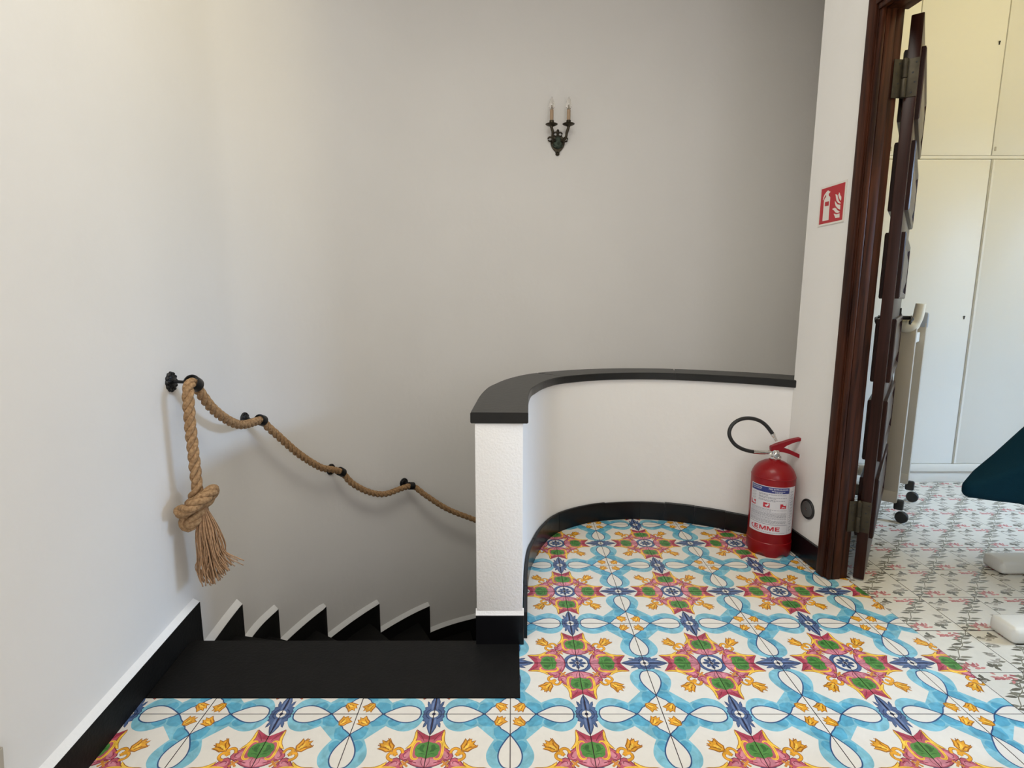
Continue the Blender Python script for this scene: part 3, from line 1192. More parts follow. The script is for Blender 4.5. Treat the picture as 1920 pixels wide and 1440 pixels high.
# local x of the panel runs towards the viewer along the wall, local y up
xa = Vector((-RU.x, -RU.y, 0))
za = Vector((-RO.x, -RO.y, 0))
mt = Matrix(((xa.x, 0, za.x, 0), (xa.y, 0, za.y, 0), (xa.z, 1, za.z, 0), (0, 0, 0, 1)))
sign.matrix_world = Matrix.Translation(rw(.194, -.0025, 1.432 - SIGN_W / 2)) @ mt
tag(sign, 'square red and white fire extinguisher sign on the white wall beside the door', 'sign')

# ------------------------------------------------------------------ round cover on the right wall
oc = thing('wall_outlet', 'round dark grey outlet cover low on the white wall beside the extinguisher', 'outlet')
pc = rw(.102, -.0005, .2215)
mrot = Matrix.Translation(pc) @ Vector((-RO.x, -RO.y, 0)).to_track_quat('Z', 'Y').to_matrix().to_4x4()
bm = bmesh.new()
lathe(bm, [(.0, -.004), (.042, -.004), (.042, .004), (.0395, .007), (.036, .007), (.034, .004), (0, .004)], 36, mrot)
bm_obj('rim', bm, M['rubber'], oc, smooth=0.6)
bm = bmesh.new()
lathe(bm, [(.0335, .003), (.0335, .006), (.031, .0075), (.006, .0085), (.005, .0065), (0, .0065)], 36, mrot)
bm_obj('cover_disc', bm, M['socket'], oc, smooth=0.5)
bm = bmesh.new()
lathe(bm, [(.0035, .006), (.0035, .009), (0, .0095)], 10, mrot)
bm_obj('screw', bm, M['chrome'], oc)

# ------------------------------------------------------------------ fire extinguisher
EX, EY, ER = 1.1135, 2.196, .0868
ext = thing('fire_extinguisher', 'red fire extinguisher with black hose in the corner of half wall and right wall', 'fire extinguisher', (EX, EY, 0), 0)
bm = bmesh.new()
lathe(bm, [(ER - .004, .030), (ER, .040), (ER, .338), (ER - .003, .350), (ER - .010, .366), (ER - .024, .383), (ER - .044, .396), (.024, .4035), (.022, .408), (.022, .414), (0, .414)], 48)
bm_obj('cylinder', bm, M['red'], ext, smooth=0.6)
# moulded foot with scalloped lower edge
bm = bmesh.new()
N_ = 72
ring_o, ring_t, ring_i, ring_bi = [], [], [], []
for k in range(N_):
    a = 2 * PI * k / N_
    ph = (k % 12) / 12
    zb = 0.0 if ph < .48 else .014 * math.sin(PI * (ph - .48) / .52) ** .6
    c, s = math.cos(a), math.sin(a)
    r1 = ER - .001
    ring_o.append(bm.verts.new((r1 * c * .985, r1 * s * .985, zb)))
    ring_t.append(bm.verts.new(((r1 + .0028) * c, (r1 + .0028) * s, .018 + zb * .3)))
    ring_i.append(bm.verts.new(((r1 + .0028) * c, (r1 + .0028) * s, .060)))
    ring_bi.append(bm.verts.new(((r1 - .001) * c, (r1 - .001) * s, .064)))
for A, B in ((ring_o, ring_t), (ring_t, ring_i), (ring_i, ring_bi)):
    for k in range(N_):
        bm.faces.new((A[k], A[(k + 1) % N_], B[(k + 1) % N_], B[k]))
bm.faces.new(ring_bi)
bm.faces.new(ring_o)
bm_obj('foot', bm, M['red'], ext, smooth=0.7)
# seam bead
bm = bmesh.new()
lathe(bm, [(ER - .001, .334), (ER + .0008, .336), (ER + .0008, .339), (ER - .001, .341)], 48, cap=False)
bm_obj('weld_bead', bm, M['red'], ext, smooth=0.7)
# valve
bm = bmesh.new()
lathe(bm, [(.023, .410), (.025, .412), (.025, .420), (.017, .423), (.017, .445), (.014, .448), (0, .448)], 20)
tube(bm, [(-.010, -.002, .436), (-.05, -.004, .4365)], .008, 10)
bm_obj('valve', bm, M['chrome'], ext, smooth=0.6)
bm = bmesh.new()
gm = Matrix.Translation((-.004, -.017, .427)) @ Matrix.Rotation(PI / 2, 4, 'X')
lathe(bm, [(.013, 0), (.013, .008), (.011, .010), (.0095, .010), (.009, .008), (0, .008)], 20, gm)
bm_obj('pressure_gauge', bm, M['chrome'], ext, smooth=0.6)
# levers
bm = bmesh.new()
prism(bm, [(-.020, .442), (-.022, .462), (.004, .473), (.026, .480), (.060, .491), (.110, .503), (.124, .503), (.126, .497), (.118, .492), (.066, .478), (.040, .468), (.026, .457), (.024, .447)], (0, .012, 0), (1, 0, 0), (0, 0, 1), (0, -1, 0), .022)
bmesh.ops.bevel(bm, geom=bm.edges[:], offset=.002, segments=2, affect='EDGES')
bm_obj('upper_lever', bm, M['red_lever'], ext, smooth=0.8)
bm = bmesh.new()
prism(bm, [(-.016, .441), (-.014, .452), (.030, .457), (.055, .449), (.105, .426), (.126, .413), (.126, .406), (.117, .404), (.055, .431), (.030, .440)], (0, .010, 0), (1, 0, 0), (0, 0, 1), (0, -1, 0), .019)
bmesh.ops.bevel(bm, geom=bm.edges[:], offset=.002, segments=2, affect='EDGES')
bm_obj('carry_handle', bm, M['red_lever'], ext, smooth=0.8)
# hose loop from the valve outlet back up to the nozzle clip
hose = spline([(-.045, -.004, .4365), (-.075, -.006, .4385), (-.11, -.010, .443), (-.15, -.016, .456), (-.183, -.02, .477), (-.204, -.02, .507), (-.206, -.016, .534), (-.190, -.01, .561), (-.158, -.004, .579), (-.118, .0, .583), (-.078, .002, .573), (-.048, .002, .553), (-.022, .0, .522), (-.008, -.002, .500)], 6)
bm = bmesh.new()
tube(bm, hose[9:-5], .0078, 12)
bm_obj('hose', bm, M['rubber'], ext, smooth=0.8)
bm = bmesh.new()
tube(bm, [hose[0], hose[3], hose[6], hose[10]], [.0085, .0092, .0092, .0092], 12)
bm_obj('hose_fitting', bm, M['chrome'], ext, smooth=0.8)
bm = bmesh.new()
tube(bm, [hose[-6], hose[-4], hose[-3], hose[-1], hose[-1] + Vector((.008, 0, -.014))], [.0092, .0092, .0075, .0068, .0055], 12)
bm_obj('nozzle', bm, M['chrome'], ext, smooth=0.8)

# label: flat art bent round the cylinder
LBW, LBH, LBZ = .168, .205, .105
LBK = 1.21
WHL, INK, BLU, LRED = srgb(206, 204, 208), srgb(120, 120, 130), srgb(44, 52, 116), srgb(182, 36, 52)
ll = []


def rect(x0, y0, x1, y1):
    return [(x0, y0), (x1, y0), (x1, y1), (x0, y1)]


BW = .136
ll.append((rect(.003, .178, BW, .202), BLU))
rl = random.Random(11)


def lines(x0, x1, y, h, c, words=True):
    x = x0
    while x < x1 - .002:
        wl = rl.uniform(.003, .009)
        ll.append((rect(x, y, min(x + wl, x1), y + h), c))
        x += wl + .0013


for yy, a, b in ((.170, .036, .126), (.1655, .036, .070), (.158, .036, .128), (.1535, .036, .092), (.146, .036, .122), (.1415, .036, .094)):
    lines(a, b, yy, .0022, INK)
for yy in (.168, .156, .144):
    ll.append((stroke(ell(.016, yy, .009, .004, .3, 10), .001), srgb(168, 168, 172)))
    ll.append((stroke([(.008, yy - .003), (.026, yy + .003)], .0012), srgb(150, 150, 156)))
for xx in (.004, .053, .107):
    ll.append((rect(xx, .114, xx + .021, .134), LRED))
ll.append(([(.008, .133), (.010, .121), (.015, .119), (.022, .118), (.024, .124), (.020, .127), (.018, .134)], WHL))
ll.append((ell(.020, .129, .0035, .0028, 0, 8), LRED))
ll.append(([(.058, .124), (.064, .117), (.069, .121), (.072, .130), (.067, .133), (.066, .127), (.063, .126)], WHL))
ll.append(([(.111, .116), (.114, .122), (.121, .121), (.126, .116), (.120, .118)], WHL))
ll.append(([(.116, .134), (.118, .127), (.127, .127), (.127, .134)], WHL))
yy = .108
while yy > .046:
    lines(.004, BW - .004 if rl.random() < .75 else .08, yy, .0018, srgb(158, 158, 166) if rl.random() < .6 else INK)
    yy -= .0036
ll.append((rect(.003, .0405, BW, .0425), INK))
ll.append((rect(BW + .0015, .003, BW + .0023, .202), INK))
for k in range(40):
    ll.append((rect(BW + .006 + .005 * (k % 2), .008 + k * .0046, BW + .009 + .006 * (k % 3), .0105 + k * .0046), srgb(150, 150, 160)))
# swoosh under the maker's name
ll.append((sm([(.019, .030), (.013, .026), (.014, .018), (.024, .010), (.046, .0065), (.046, .0085), (.028, .012), (.019, .018), (.018, .024), (.022, .030)], 3), LRED))


def letter_e(x, y, w_, h_, t):
    return [(x, y), (x + w_, y), (x + w_, y + t), (x + t * 1.25, y + t), (x + t * 1.25, y + (h_ - t) / 2), (x + w_ * .92, y + (h_ - t) / 2), (x + w_ * .92, y + (h_ + t) / 2),
            (x + t * 1.25, y + (h_ + t) / 2), (x + t * 1.25, y + h_ - t), (x + w_, y + h_ - t), (x + w_, y + h_), (x, y + h_)]


def letter_m(x, y, w_, h_, t):
    m_ = x + w_ / 2
    return [(x, y), (x + t, y), (x + t, y + h_ * .62), (m_ - t * .45, y), (m_ + t * .45, y), (x + w_ - t, y + h_ * .62), (x + w_ - t, y), (x + w_, y), (x + w_, y + h_), (x + w_ - t * 1.2, y + h_), (m_, y + h_ * .38), (x + t * 1.2, y + h_), (x, y + h_)]


for f_, x_, w_ in ((letter_e, .0265, .0155), (letter_m, .0455, .022), (letter_m, .0700, .022), (letter_e, .0955, .0155)):
    ll.append((f_(x_, .0145, w_, .0185, .0042), LRED))
lines(.052, BW - .004, .0058, .0016, INK)
lab_me = art_mesh('label', ll, (LBW, LBH), WHL, (20, 4), 0.0, bga=0.0, alpha=0.0)
A0 = -PI / 2 - 1.56        # angle of the label's left edge round the cylinder


def bend(co, lift):
    a = A0 + co[0] * LBK / ER
    r = ER + lift
    return Vector((r * math.cos(a), r * math.sin(a), LBZ + co[1]))


for v in lab_me.vertices:
    v.co = bend(v.co, .0007)
lab_me.update()
lab = link('label', lab_me, M['print'], ext)
lab['label'] = 'white printed instruction label with a blue header'


def text_mesh(txt, size, x, y, width=None, bold=0.0):
    cu = bpy.data.curves.new('lettering', 'FONT')
    cu.body = txt
    cu.size = size
    cu.offset = bold
    cu.resolution_u = 3
    to = bpy.data.objects.new('lettering', cu)
    COL.objects.link(to)
    dg = bpy.context.evaluated_depsgraph_get()
    dg.update()
    me = bpy.data.meshes.new_from_object(to.evaluated_get(dg))
    bpy.data.objects.remove(to, do_unlink=True)
    xs = [v.co.x for v in me.vertices]
    x0, x1 = min(xs), max(xs)
    k = (width / (x1 - x0)) if width else 1.0
    for v in me.vertices:
        v.co.x = x + (v.co.x - x0) * k
        v.co.y = y + v.co.y
    bm = bmesh.new()
    bm.from_mesh(me)
    bmesh.ops.triangulate(bm, faces=bm.faces[:])
    bmesh.ops.subdivide_edges(bm, edges=[e for e in bm.edges if e.calc_length() > .004], cuts=2)
    bm.to_mesh(me)
    bm.free()
    me.materials.clear()
    return me


M['ink_white'] = mat('white_ink', srgb(214, 214, 222), 0.5)
for txt, size, x, y, wd, mm, bold in (('ESTINTORE', .008, .008, .1925, .038, 'ink_white', .0001),
                                      ('FIRE EXTINGUISHER', .008, .068, .1925, .064, 'ink_white', .0001)):
    me = text_mesh(txt, size, x, y, wd, bold)
    for v in me.vertices:
        v.co = bend(v.co, .0012)
    link('lettering', me, M[mm], lab)
bm = bmesh.new()
for (a, b, yv) in ((.010, .044, .187), (.078, .120, .1855), (.088, .112, .1805)):
    x = a
    while x < b:
        wl = rl.uniform(.003, .006)
        vs = [bm.verts.new(bend((xx, yy2), .0011)) for xx, yy2 in ((x, yv), (min(x + wl, b), yv), (min(x + wl, b), yv + .0022), (x, yv + .0022))]
        bm.faces.new(vs)
        x += wl + .0012
sp_ = bm_obj('small_print', bm, M['ink_white'], lab)
sp_['kind'] = 'stuff'

# ------------------------------------------------------------------ rope handrail
RD = .0325
PLATES = [((-1.049, 1.6286, .8231), (.9954, .0959)), ((-1.0718, 2.0984, .6007), (.994, -.1093)), ((-.9137, 2.6025, .2296), (.8969, -.4422)), ((-.6348, 3.0163, .0149), (.7443, -.6679))]
RING_D = .07
RC = [Vector((p[0] + n_[0] * RING_D, p[1] + n_[1] * RING_D, p[2])) for p, n_ in PLATES]
rope = thing('rope_handrail', 'twisted jute rope handrail with a knotted tasselled end on the curved stair wall', 'rope', (0, 0, 0))
HX, HY = -.967, 1.5755
path = [(.30, 3.325, -.545), (.10, 3.262, -.487), (-.06, 3.207, -.38), (-.2201, 3.1329, -.269), (-.3837, 3.0593, -.1667), (-.5007, 3.0065, -.0632), (-.567, 2.982, .002),
        (-.595, 2.957, .0135), (-.6318, 2.8968, .0192), (-.6985, 2.7978, .0256), (-.7598, 2.7069, .0733), (-.816, 2.6234, .1495), (-.845, 2.582, .215),
        (-.856, 2.558, .2335), (-.8755, 2.4936, .2648), (-.8988, 2.4194, .2991), (-.9404, 2.2872, .4022), (-.9768, 2.1716, .5162), (-.9934, 2.1187, .5696), (-1.0005, 2.100, .594),
        (-1.002, 2.078, .6), (-.9942, 1.9327, .6166), (-.9893, 1.8344, .6528), (-.9842, 1.7331, .7151), (-.9806, 1.6657, .779), (-.9795, 1.647, .803),
        (-.9785, 1.627, .8195), (-.975, 1.605, .8215), (-.970, 1.586, .808), (HX, HY, .7845), (HX - .0005, HY - .002, .696), (HX + .001, HY - .002, .61), (HX + .002, HY - .002, .528)]
PXM = 1 / 3616.0     # crop pixel of the knot study to metres


def kp(x, y, d):
    """point of the knot: x,y in the study's pixels from the rope's entry, d towards the viewer"""
    return (HX + .002 + (x - 400) * PXM, HY - .002 - d, .5286 - (y - 100) * PXM)


knot = [kp(405, 170, 0), kp(398, 240, .004), kp(360, 315, .004), kp(318, 395, .0), kp(285, 480, .010), (kp(300, 560, .026)), kp(345, 590, .030), kp(385, 540, .022),
        kp(415, 450, .006), kp(448, 370, -.020), kp(500, 290, -.024), kp(548, 232, -.008), kp(555, 245, .020), kp(505, 285, .040), kp(430, 345, .052), kp(345, 385, .050),
        kp(275, 420, .034), kp(258, 455, .0), kp(300, 470, -.024), kp(370, 450, -.022), kp(430, 455, -.006), kp(462, 490, .004)]
rp = resample(spline(path + knot, 8), .0055)
P, Tn, Nn, Bn = frames(rp)
PITCH = .092
acc = 0.0
S = [0.0]
for a, b in zip(P[:-1], P[1:]):
    S.append(S[-1] + (b - a).length)
KN = min(range(len(P)), key=lambda i: (P[i] - Vector(knot[0])).length + (0 if i > len(P) // 2 else 9))
KS = S[KN]
for k in range(3):
    bm = bmesh.new()
    Q, FR = [], []
    for i in range(len(P)):
        an = 2 * PI * S[i] / PITCH + 2 * PI * k / 3
        f = 1 + .22 * min(1, max(0, (S[i] - KS) / .05)) - .45 * min(1, max(0, (S[i] - S[-1] + .035) / .035))
        FR.append(RD * .268 * f)
        Q.append(P[i] + (Nn[i] * math.cos(an) + Bn[i] * math.sin(an)) * (RD * .255 * f))
    tube(bm, Q, FR, 8)
    bm_obj('strand', bm, M['rope'], rope, smooth=3.14)
# tassel of loose threads
bm = bmesh.new()
rt = random.Random(21)
ks = Vector(kp(450, 455, .0))
for k in range(150):
    u = rt.uniform(-1, 1)
    v = rt.uniform(-1, 1)
    while u * u + v * v > 1:
        u, v = rt.uniform(-1, 1), rt.uniform(-1, 1)
    ln = 1.0 - .12 * rt.random() - (.24 * max(0, u) ** 1.5)
    ex = 510 + u * (162 if u < 0 else 250) + rt.uniform(-10, 10)
    if u > .8:
        ex += rt.uniform(0, 120)
    ey = 450 + 860 * ln
    end = kp(ex, ey, v * .035)
    m1 = kp(465 + u * 115 + rt.uniform(-14, 14), 450 + 260 * ln, v * .027)
    m2 = kp(490 + u * 150 + rt.uniform(-26, 26), 450 + 540 * ln, v * .033 + rt.uniform(-.003, .003))
    m3 = kp(500 + u * 182 + rt.uniform(-32, 32), 450 + 720 * ln, v * .035 + rt.uniform(-.003, .003))
    pts = spline([ks + Vector((u * .007, -v * .007, .012)), m1, m2, m3, end], 4)
    r = rt.uniform(.0012, .0019)
    tube(bm, pts, r, 5)
ts = bm_obj('tassel', bm, M['tassel'], rope, smooth=3.14)
ts['kind'] = 'stuff'

# iron brackets
lab_b = ['black iron rope bracket with scalloped rosette where the knotted rope end hangs down',
         'black iron rope bracket second from the hanging rope end',
         'black iron rope bracket third from the hanging rope end, in the curve of the wall',
         'black iron rope bracket lowest on the stairs, nearest the half wall']
for bi_, ((pp, nn_), lb) in enumerate(zip(PLATES, lab_b)):
    base = Vector(pp)
    nz = Vector((nn_[0], nn_[1], 0))
    b = thing('rope_bracket', lb, 'bracket', base, 0, 'iron rope brackets of the handrail')
    q = nz.to_track_quat('Z', 'Y').to_matrix().to_4x4()
    bm = bmesh.new()
    NP = 12
    SUB = 6
    n_ = NP * SUB
    RR = .031 if bi_ == 0 else .028
    prof = [(1.0, -.001), (1.0, .003), (.9, .0065), (.72, .005), (.6, .008), (.35, .010), (0, .0105)]
    rings = []
    for r_, z_ in prof:
        row = []
        if r_ == 0:
            row = [bm.verts.new((0, 0, z_))]
        else:
            for k in range(n_):
                a = 2 * PI * k / n_
                sc_ = 1 + (.09 * abs(math.cos(a * NP / 2)) - .05 if r_ > .85 and bi_ == 0 else 0)
                row.append(bm.verts.new((RR * r_ * sc_ * math.cos(a), RR * r_ * sc_ * math.sin(a), z_ + (.0012 * math.cos(a * NP) if .5 < r_ < .95 else 0))))
        rings.append(row)
    for A, B in zip(rings[:-1], rings[1:]):
        for k in range(n_):
            if len(B) == 1:
                bm.faces.new((A[k], A[(k + 1) % n_], B[0]))
            else:
                bm.faces.new((A[k], A[(k + 1) % n_], B[(k + 1) % n_], B[k]))
    bm.faces.new(rings[0])
    bmesh.ops.transform(bm, matrix=q, verts=bm.verts)
    bm_obj('rosette', bm, M['iron'], b, smooth=0.7)
    bm = bmesh.new()
    ringc = nz * RING_D
    tube(bm, [Vector((0, 0, 0)), nz * .02, nz * .035 + Vector((0, 0, -.001)), nz * (RING_D - .019)], [.007, .0052, .0048, .0055], 10)
    bm_obj('arm', bm, M['iron'], b, smooth=0.8)
    # band round the rope, open slit facing away
    j = min(range(len(P)), key=lambda i: (P[i] - (base + ringc)).length)
    j0, j1 = max(0, j - 3), min(len(P) - 1, j + 3)
    td = (P[j1] - P[j0]).normalized()
    c0 = P[j] - base
    bm = bmesh.new()
    mt2 = Matrix.Translation(c0) @ td.to_track_quat('Z', 'Y').to_matrix().to_4x4()
    R0 = RD / 2 + (.003 if bi_ == 0 else .0018)
    hb = .018 if bi_ == 0 else .016
    if bi_ == 0:
        td = Vector((.10, -.98, .12)).normalized()
        c0 = Vector((-.9775, 1.640, .812)) - base
    lathe(bm, [(R0, -hb), (R0 + .0032, -hb), (R0 + .0038, -hb + .002), (R0 + .0038, hb - .002), (R0 + .0032, hb), (R0, hb), (R0, -hb)], 28, mt2, cap=False)
    bm_obj('ring', bm, M['iron'], b, smooth=0.6)

# ------------------------------------------------------------------ wall sconce
sx, sy, sz = .2726, 3.3945, 1.927
sc = thing('wall_sconce', 'aged bronze double candle sconce with clear bulbs high on the back wall', 'wall lamp', (sx, sy, sz), math.atan2(.0865, .9963))
# local: x right along the wall, -y into the room, z up from the lowest finial
bm = bmesh.new()
prof = [(0, .0), (.010, .004), (.013, .012), (.009, .018), (.014, .024), (.030, .040), (.041, .062), (.043, .085), (.034, .104), (.024, .112), (0, .116)]
Lp = [(-a, z) for a, z in prof[1:-1]][::-1]
poly = [(a, z) for a, z in prof] + Lp
prism(bm, sm(poly, 2), (0, .001, 0), (1, 0, 0), (0, 0, 1), (0, -1, 0), .010)
bmesh.ops.bevel(bm, geom=bm.edges[:], offset=.0025, segments=2, affect='EDGES')
bm_obj('backplate', bm, M['bronze'], sc, smooth=0.8)
bm = bmesh.new()
bmesh.ops.create_uvsphere(bm, u_segments=16, v_segments=10, radius=1, matrix=Matrix.Translation((0, -.013, .074)) @ Matrix.Diagonal((.026, .014, .036, 1)))
bmesh.ops.create_uvsphere(bm, u_segments=12, v_segments=8, radius=1, matrix=Matrix.Translation((0, -.026, .068)) @ Matrix.Diagonal((.008, .007, .011, 1)))
for s_ in (-1, 1):
    bmesh.ops.create_uvsphere(bm, u_segments=10, v_segments=6, radius=1, matrix=Matrix.Translation((s_ * .011, -.026, .082)) @ Matrix.Diagonal((.006, .004, .004, 1)))
    tube(bm, spline([(s_ * .004, -.022, .05), (s_ * .014, -.02, .047), (s_ * .024, -.014, .052), (s_ * .03, -.010, .062)], 4), .0035, 7)
bm_obj('ornament', bm, M['verdigris'], sc, smooth=3.14)
bm = bmesh.new()
bmesh.ops.create_uvsphere(bm, u_segments=12, v_segments=8, radius=.0105, matrix=Matrix.Translation((0, -.006, .012)))
bm_obj('finial', bm, M['bronze'], sc, smooth=3.14)
for s_ in (-1, 1):
    for q0, qz, qr in ((.014, .122, .0115), (.047, .094, .012)):
        bm = bmesh.new()
        tube(bm, [(s_ * (q0 + qr * math.cos(a)), -.009, qz + qr * math.sin(a)) for a in [k * PI / 6 for k in range(12)]], .0042, 7)
        bm_obj('scroll', bm, M['bronze'], sc, smooth=3.14)
bm = bmesh.new()
bmesh.ops.create_uvsphere(bm, u_segments=10, v_segments=8, radius=1, matrix=Matrix.Translation((0, -.008, .138)) @ Matrix.Diagonal((.009, .006, .013, 1)))
bm_obj('finial', bm, M['bronze'], sc, smooth=3.14)
for s_, xt, zt in ((-1, -.047, .152), (1, .053, .156)):
    arm_e = bpy.data.objects.new('arm', None)
    COL.objects.link(arm_e)
    arm_e.parent = sc
    bm = bmesh.new()
    tube(bm, spline([(s_ * .014, -.016, .085), (s_ * .030, -.036, .080), (s_ * .040, -.055, .092), (xt * .84, -.062, .118), (xt, -.065, zt - .012)], 6), [.0085] * 8 + [.0075] * 9 + [.0085] * 8, 9)
    lathe(bm, [(0, -.014), (.008, -.012), (.010, -.004), (.020, .0), (.034, .006), (.036, .0085), (.033, .008), (.018, .004), (.0125, .006), (.012, .014), (.0135, .017), (.0135, .027), (.011, .029), (0, .029)], 20, Matrix.Translation((xt, -.065, zt)))
    bm_obj('drip_pan', bm, M['bronze'], arm_e, smooth=0.8)
    bm = bmesh.new()
    lathe(bm, [(.0105, .027), (.0105, .0845), (.009, .086), (0, .086)], 16, Matrix.Translation((xt, -.065, zt)))
    bm_obj('candle_tube', bm, M['candle'], arm_e, smooth=0.6)
    bm = bmesh.new()
    lathe(bm, [(.0085, .086), (.009, .088), (.015, .100), (.0168, .112), (.0155, .124), (.011, .138), (.006, .149), (.0025, .156), (0, .158)], 18, Matrix.Translation((xt, -.065, zt)), cap=False)
    bm_obj('bulb', bm, M['glass'], arm_e, smooth=3.14)
    bm = bmesh.new()
    lathe(bm, [(0, .0862), (.0082, .0862), (.0082, .093), (.004, .096), (.003, .112), (0, .113)], 12, Matrix.Translation((xt, -.065, zt)))
    bm_obj('bulb_base', bm, M['bulb_base'], arm_e, smooth=0.6)

# ------------------------------------------------------------------ next room: wardrobe
WY = 3.07
wr = thing('wardrobe', 'tall cream built-in wardrobe with flush doors along the back of the next room', 'wardrobe', (3.0, WY, 0))
bm = bmesh.new()
box(bm, (.1375, .16, 1.47), (2.185, .28, 2.94), 0, .002)
bm_obj('carcass', bm, M['gap'], wr)
bm = bmesh.new()
box(bm, (.1375, .016, .034), (2.19, .03, .068), 0, .002)
box(bm, (.1375, .008, .093), (2.19, .05, .046), 0, .004)
bm_obj('plinth', bm, M['wardrobe'], wr, smooth=0.5)
bm = bmesh.new()
box(bm, (.1375, .006, 1.838), (2.185, .03, .016), 0, .002)
bm_obj('rail', bm, M['wardrobe'], wr)
xs = [2.035, 2.14, 2.601, 3.06, 3.52, 3.98, 4.22]
for i, (a, b) in enumerate(zip(xs[:-1], xs[1:])):
    for z0, z1, up_ in ((.1185, 1.8265, 0), (1.8475, 2.935, 1)):
        off = -.004 if up_ else 0.0
        bm = bmesh.new()
        box(bm, ((a + b) / 2 - 3.0 + off, .0, (z0 + z1) / 2), (b - a - .005, .022, z1 - z0), 0, .0025)
        d = bm_obj('door', bm, M['wardrobe'], wr, smooth=0.5)
        # cover strip on the closing edge
        if not up_:
            bm = bmesh.new()
            box(bm, (b - 3.0 + .012, -.013, (z0 + z1) / 2), (.012, .006, z1 - z0 - .002), 0, .0015)
            bm_obj('cover_strip', bm, M['wardrobe'], d)
        zk = 2.409 if up_ else .976
        bm = bmesh.new()
        lathe(bm, [(.0045, 0), (.0045, .004), (0, .004)], 10, Matrix.Translation((b - 3.0 - .040, -.0105, zk + .004)) @ Matrix.Rotation(PI / 2, 4, 'X'))
        box(bm, (b - 3.0 - .040, -.012, zk - .004), (.0055, .003, .013))
        kh = bm_obj('keyhole', bm, M['dark'], d)
        if up_:
            bm = bmesh.new()
            box(bm, (a - 3.0 + .012, -.012, 1.880), (.009, .003, .022), 0, .002)
            bm_obj('catch', bm, M['beige'], d)

# ------------------------------------------------------------------ next room: white rolling stand behind the door
PA, PB = Vector((1.853, 2.515, 0)), Vector((2.108, 2.79, 0))
st = thing('rolling_stand', 'cream wheeled stand with two tall posts and a curved handle behind the open door', 'stand', (PA.x, PA.y, 0))
st.location = (PA.x, PA.y, 0)
ax = (PB - PA)
AL = ax.length
ax.normalize()
AR = math.atan2(ax.y, ax.x)
st.rotation_euler = (0, 0, AR)
# local x from near post to far post, local y towards the left / behind the door
for x in (0, AL):
    bm = bmesh.new()
    box(bm, (x, 0, .098 + .43), (.034, .066, .86), 0, .004)
    bm_obj('post', bm, M['beige'], st, smooth=0.5)
    ft = bpy.data.objects.new('foot', None)
    COL.objects.link(ft)
    ft.parent = st
    bm = bmesh.new()
    box(bm, (x, .13, .125), (.036, .32, .06), 0, .005)
    bm_obj('foot_bar', bm, M['beige'], ft, smooth=0.5)
    for yy2 in (-.040, .26):
        bm = bmesh.new()
        box(bm, (x, yy2, .088), (.026, .040, .052), 0, .008)
        for sx_ in (-.012, .012):
            pass
        lathe(bm, [(0, -.013), (.024, -.013), (.0275, -.009), (.0275, .009), (.024, .013), (0, .013)], 20, Matrix.Translation((x + .004, yy2 - .016, .0277)) @ Matrix.Rotation(PI / 2, 4, 'Y'))
        bm_obj('caster', bm, M['rubber'], ft, smooth=0.6)
bm = bmesh.new()
box(bm, (AL / 2, 0, .885), (AL, .02, .05), 0, .004)
bm_obj('crossbar', bm, M['white'], st, smooth=0.5)
bm = bmesh.new()
box(bm, (AL / 2, .22, .125), (AL, .05, .05), 0, .004)
bm_obj('base_bar', bm, M['beige'], st, smooth=0.5)
for x, nm in ((0, 0), (AL, 1)):
    bm = bmesh.new()
    pts = spline([(x, .034, .962), (x, .008, .952), (x + .0, -.018, .962), (x, -.030, .992), (x, -.034, 1.028), (x, -.036, 1.056)], 6)
    tube(bm, pts, [.024 + .012 * math.sin(PI * min(1, k / 14)) - .004 * k / 30 for k in range(31)], 14)
    if nm == 0:
        bm_obj('handle', bm, M['cream'], st, smooth=3.14)
    else:
        bm.free()
        bm = bmesh.new()
        box(bm, (x, -.012, .968), (.036, .05, .085), 0, .012)
        h2 = bm_obj('clamp', bm, M['grey'], st, smooth=0.6)

# ------------------------------------------------------------------ next room: treatment couch
co = thing('treatment_couch', 'dark teal padded treatment couch on white feet at the edge of the doorway view', 'couch', (1.87, 1.875, 0))
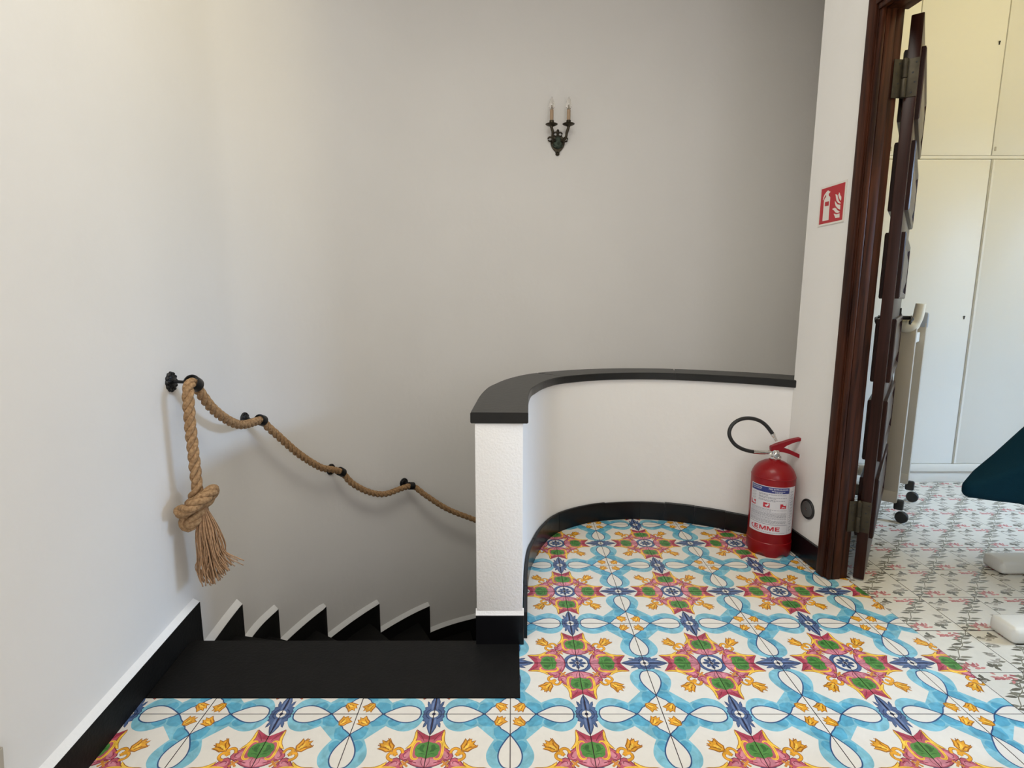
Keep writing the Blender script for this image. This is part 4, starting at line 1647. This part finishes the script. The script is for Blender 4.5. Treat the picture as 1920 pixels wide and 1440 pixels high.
# leg rest tapering to its foot end, sloping down towards the door; local x to the right
bm = bmesh.new()
rings = []
for x, yn, yf, zb, zt in ((1.652, 1.866, 1.886, .388, .406), (1.662, 1.846, 1.899, .378, .418), (1.72, 1.826, 1.93, .374, .452), (1.80, 1.80, 1.945, .372, .512), (1.88, 1.67, 1.945, .370, .598), (1.97, 1.52, 1.945, .372, .690), (2.10, 1.505, 1.945, .40, .715), (2.36, 1.50, 1.945, .50, .71)):
    zb -= .016
    hy_, hz_ = (yf - yn) / 2, (zt - zb) / 2
    r_ = min(.022, hy_ * .9, hz_ * .9)
    row = []
    for cy_, cz_, a0_ in ((hy_ - r_, hz_ - r_, 0), (-hy_ + r_, hz_ - r_, PI / 2), (-hy_ + r_, -hz_ + r_, PI), (hy_ - r_, -hz_ + r_, 1.5 * PI)):
        for q_ in range(5):
            a_ = a0_ + q_ * PI / 8
            row.append(bm.verts.new((x - 1.87, (yn + yf) / 2 - 1.875 + cy_ + r_ * math.cos(a_), (zb + zt) / 2 + cz_ + r_ * math.sin(a_))))
    rings.append(row)
for A, B in zip(rings[:-1], rings[1:]):
    for k in range(20):
        bm.faces.new((A[k], A[(k + 1) % 20], B[(k + 1) % 20], B[k]))
bm.faces.new(rings[0])
bm.faces.new(rings[-1])
bm_obj('leg_rest', bm, M['teal'], co, smooth=0.9)
bm = bmesh.new()
box(bm, (.80, -.15, .615), (.60, .48, .11), 0, .03)
bm_obj('seat', bm, M['teal'], co, smooth=0.9)
bm = bmesh.new()
box(bm, (1.34, -.15, .80), (.72, .48, .11), 0, .03, Matrix.Rotation(-math.radians(30), 4, 'Y'))
bm_obj('backrest', bm, M['teal'], co, smooth=0.9)
bm = bmesh.new()
box(bm, (.86, -.12, .31), (.34, .22, .52), 0, .03)
bm_obj('column', bm, M['white'], co, smooth=0.8)
for y_, x0_ in ((.14, .055), (-.295, -.30)):
    bm = bmesh.new()
    box(bm, ((x0_ + 1.35) / 2, y_, .029), (1.35 - x0_, .095, .055), 0, .016)
    bm_obj('foot', bm, M['white'], co, smooth=0.8)
bm = bmesh.new()
box(bm, (.86, -.08, .05), (.12, .46, .05), 0, .01)
bm_obj('foot_bridge', bm, M['white'], co, smooth=0.8)

bpy.context.view_layer.update()
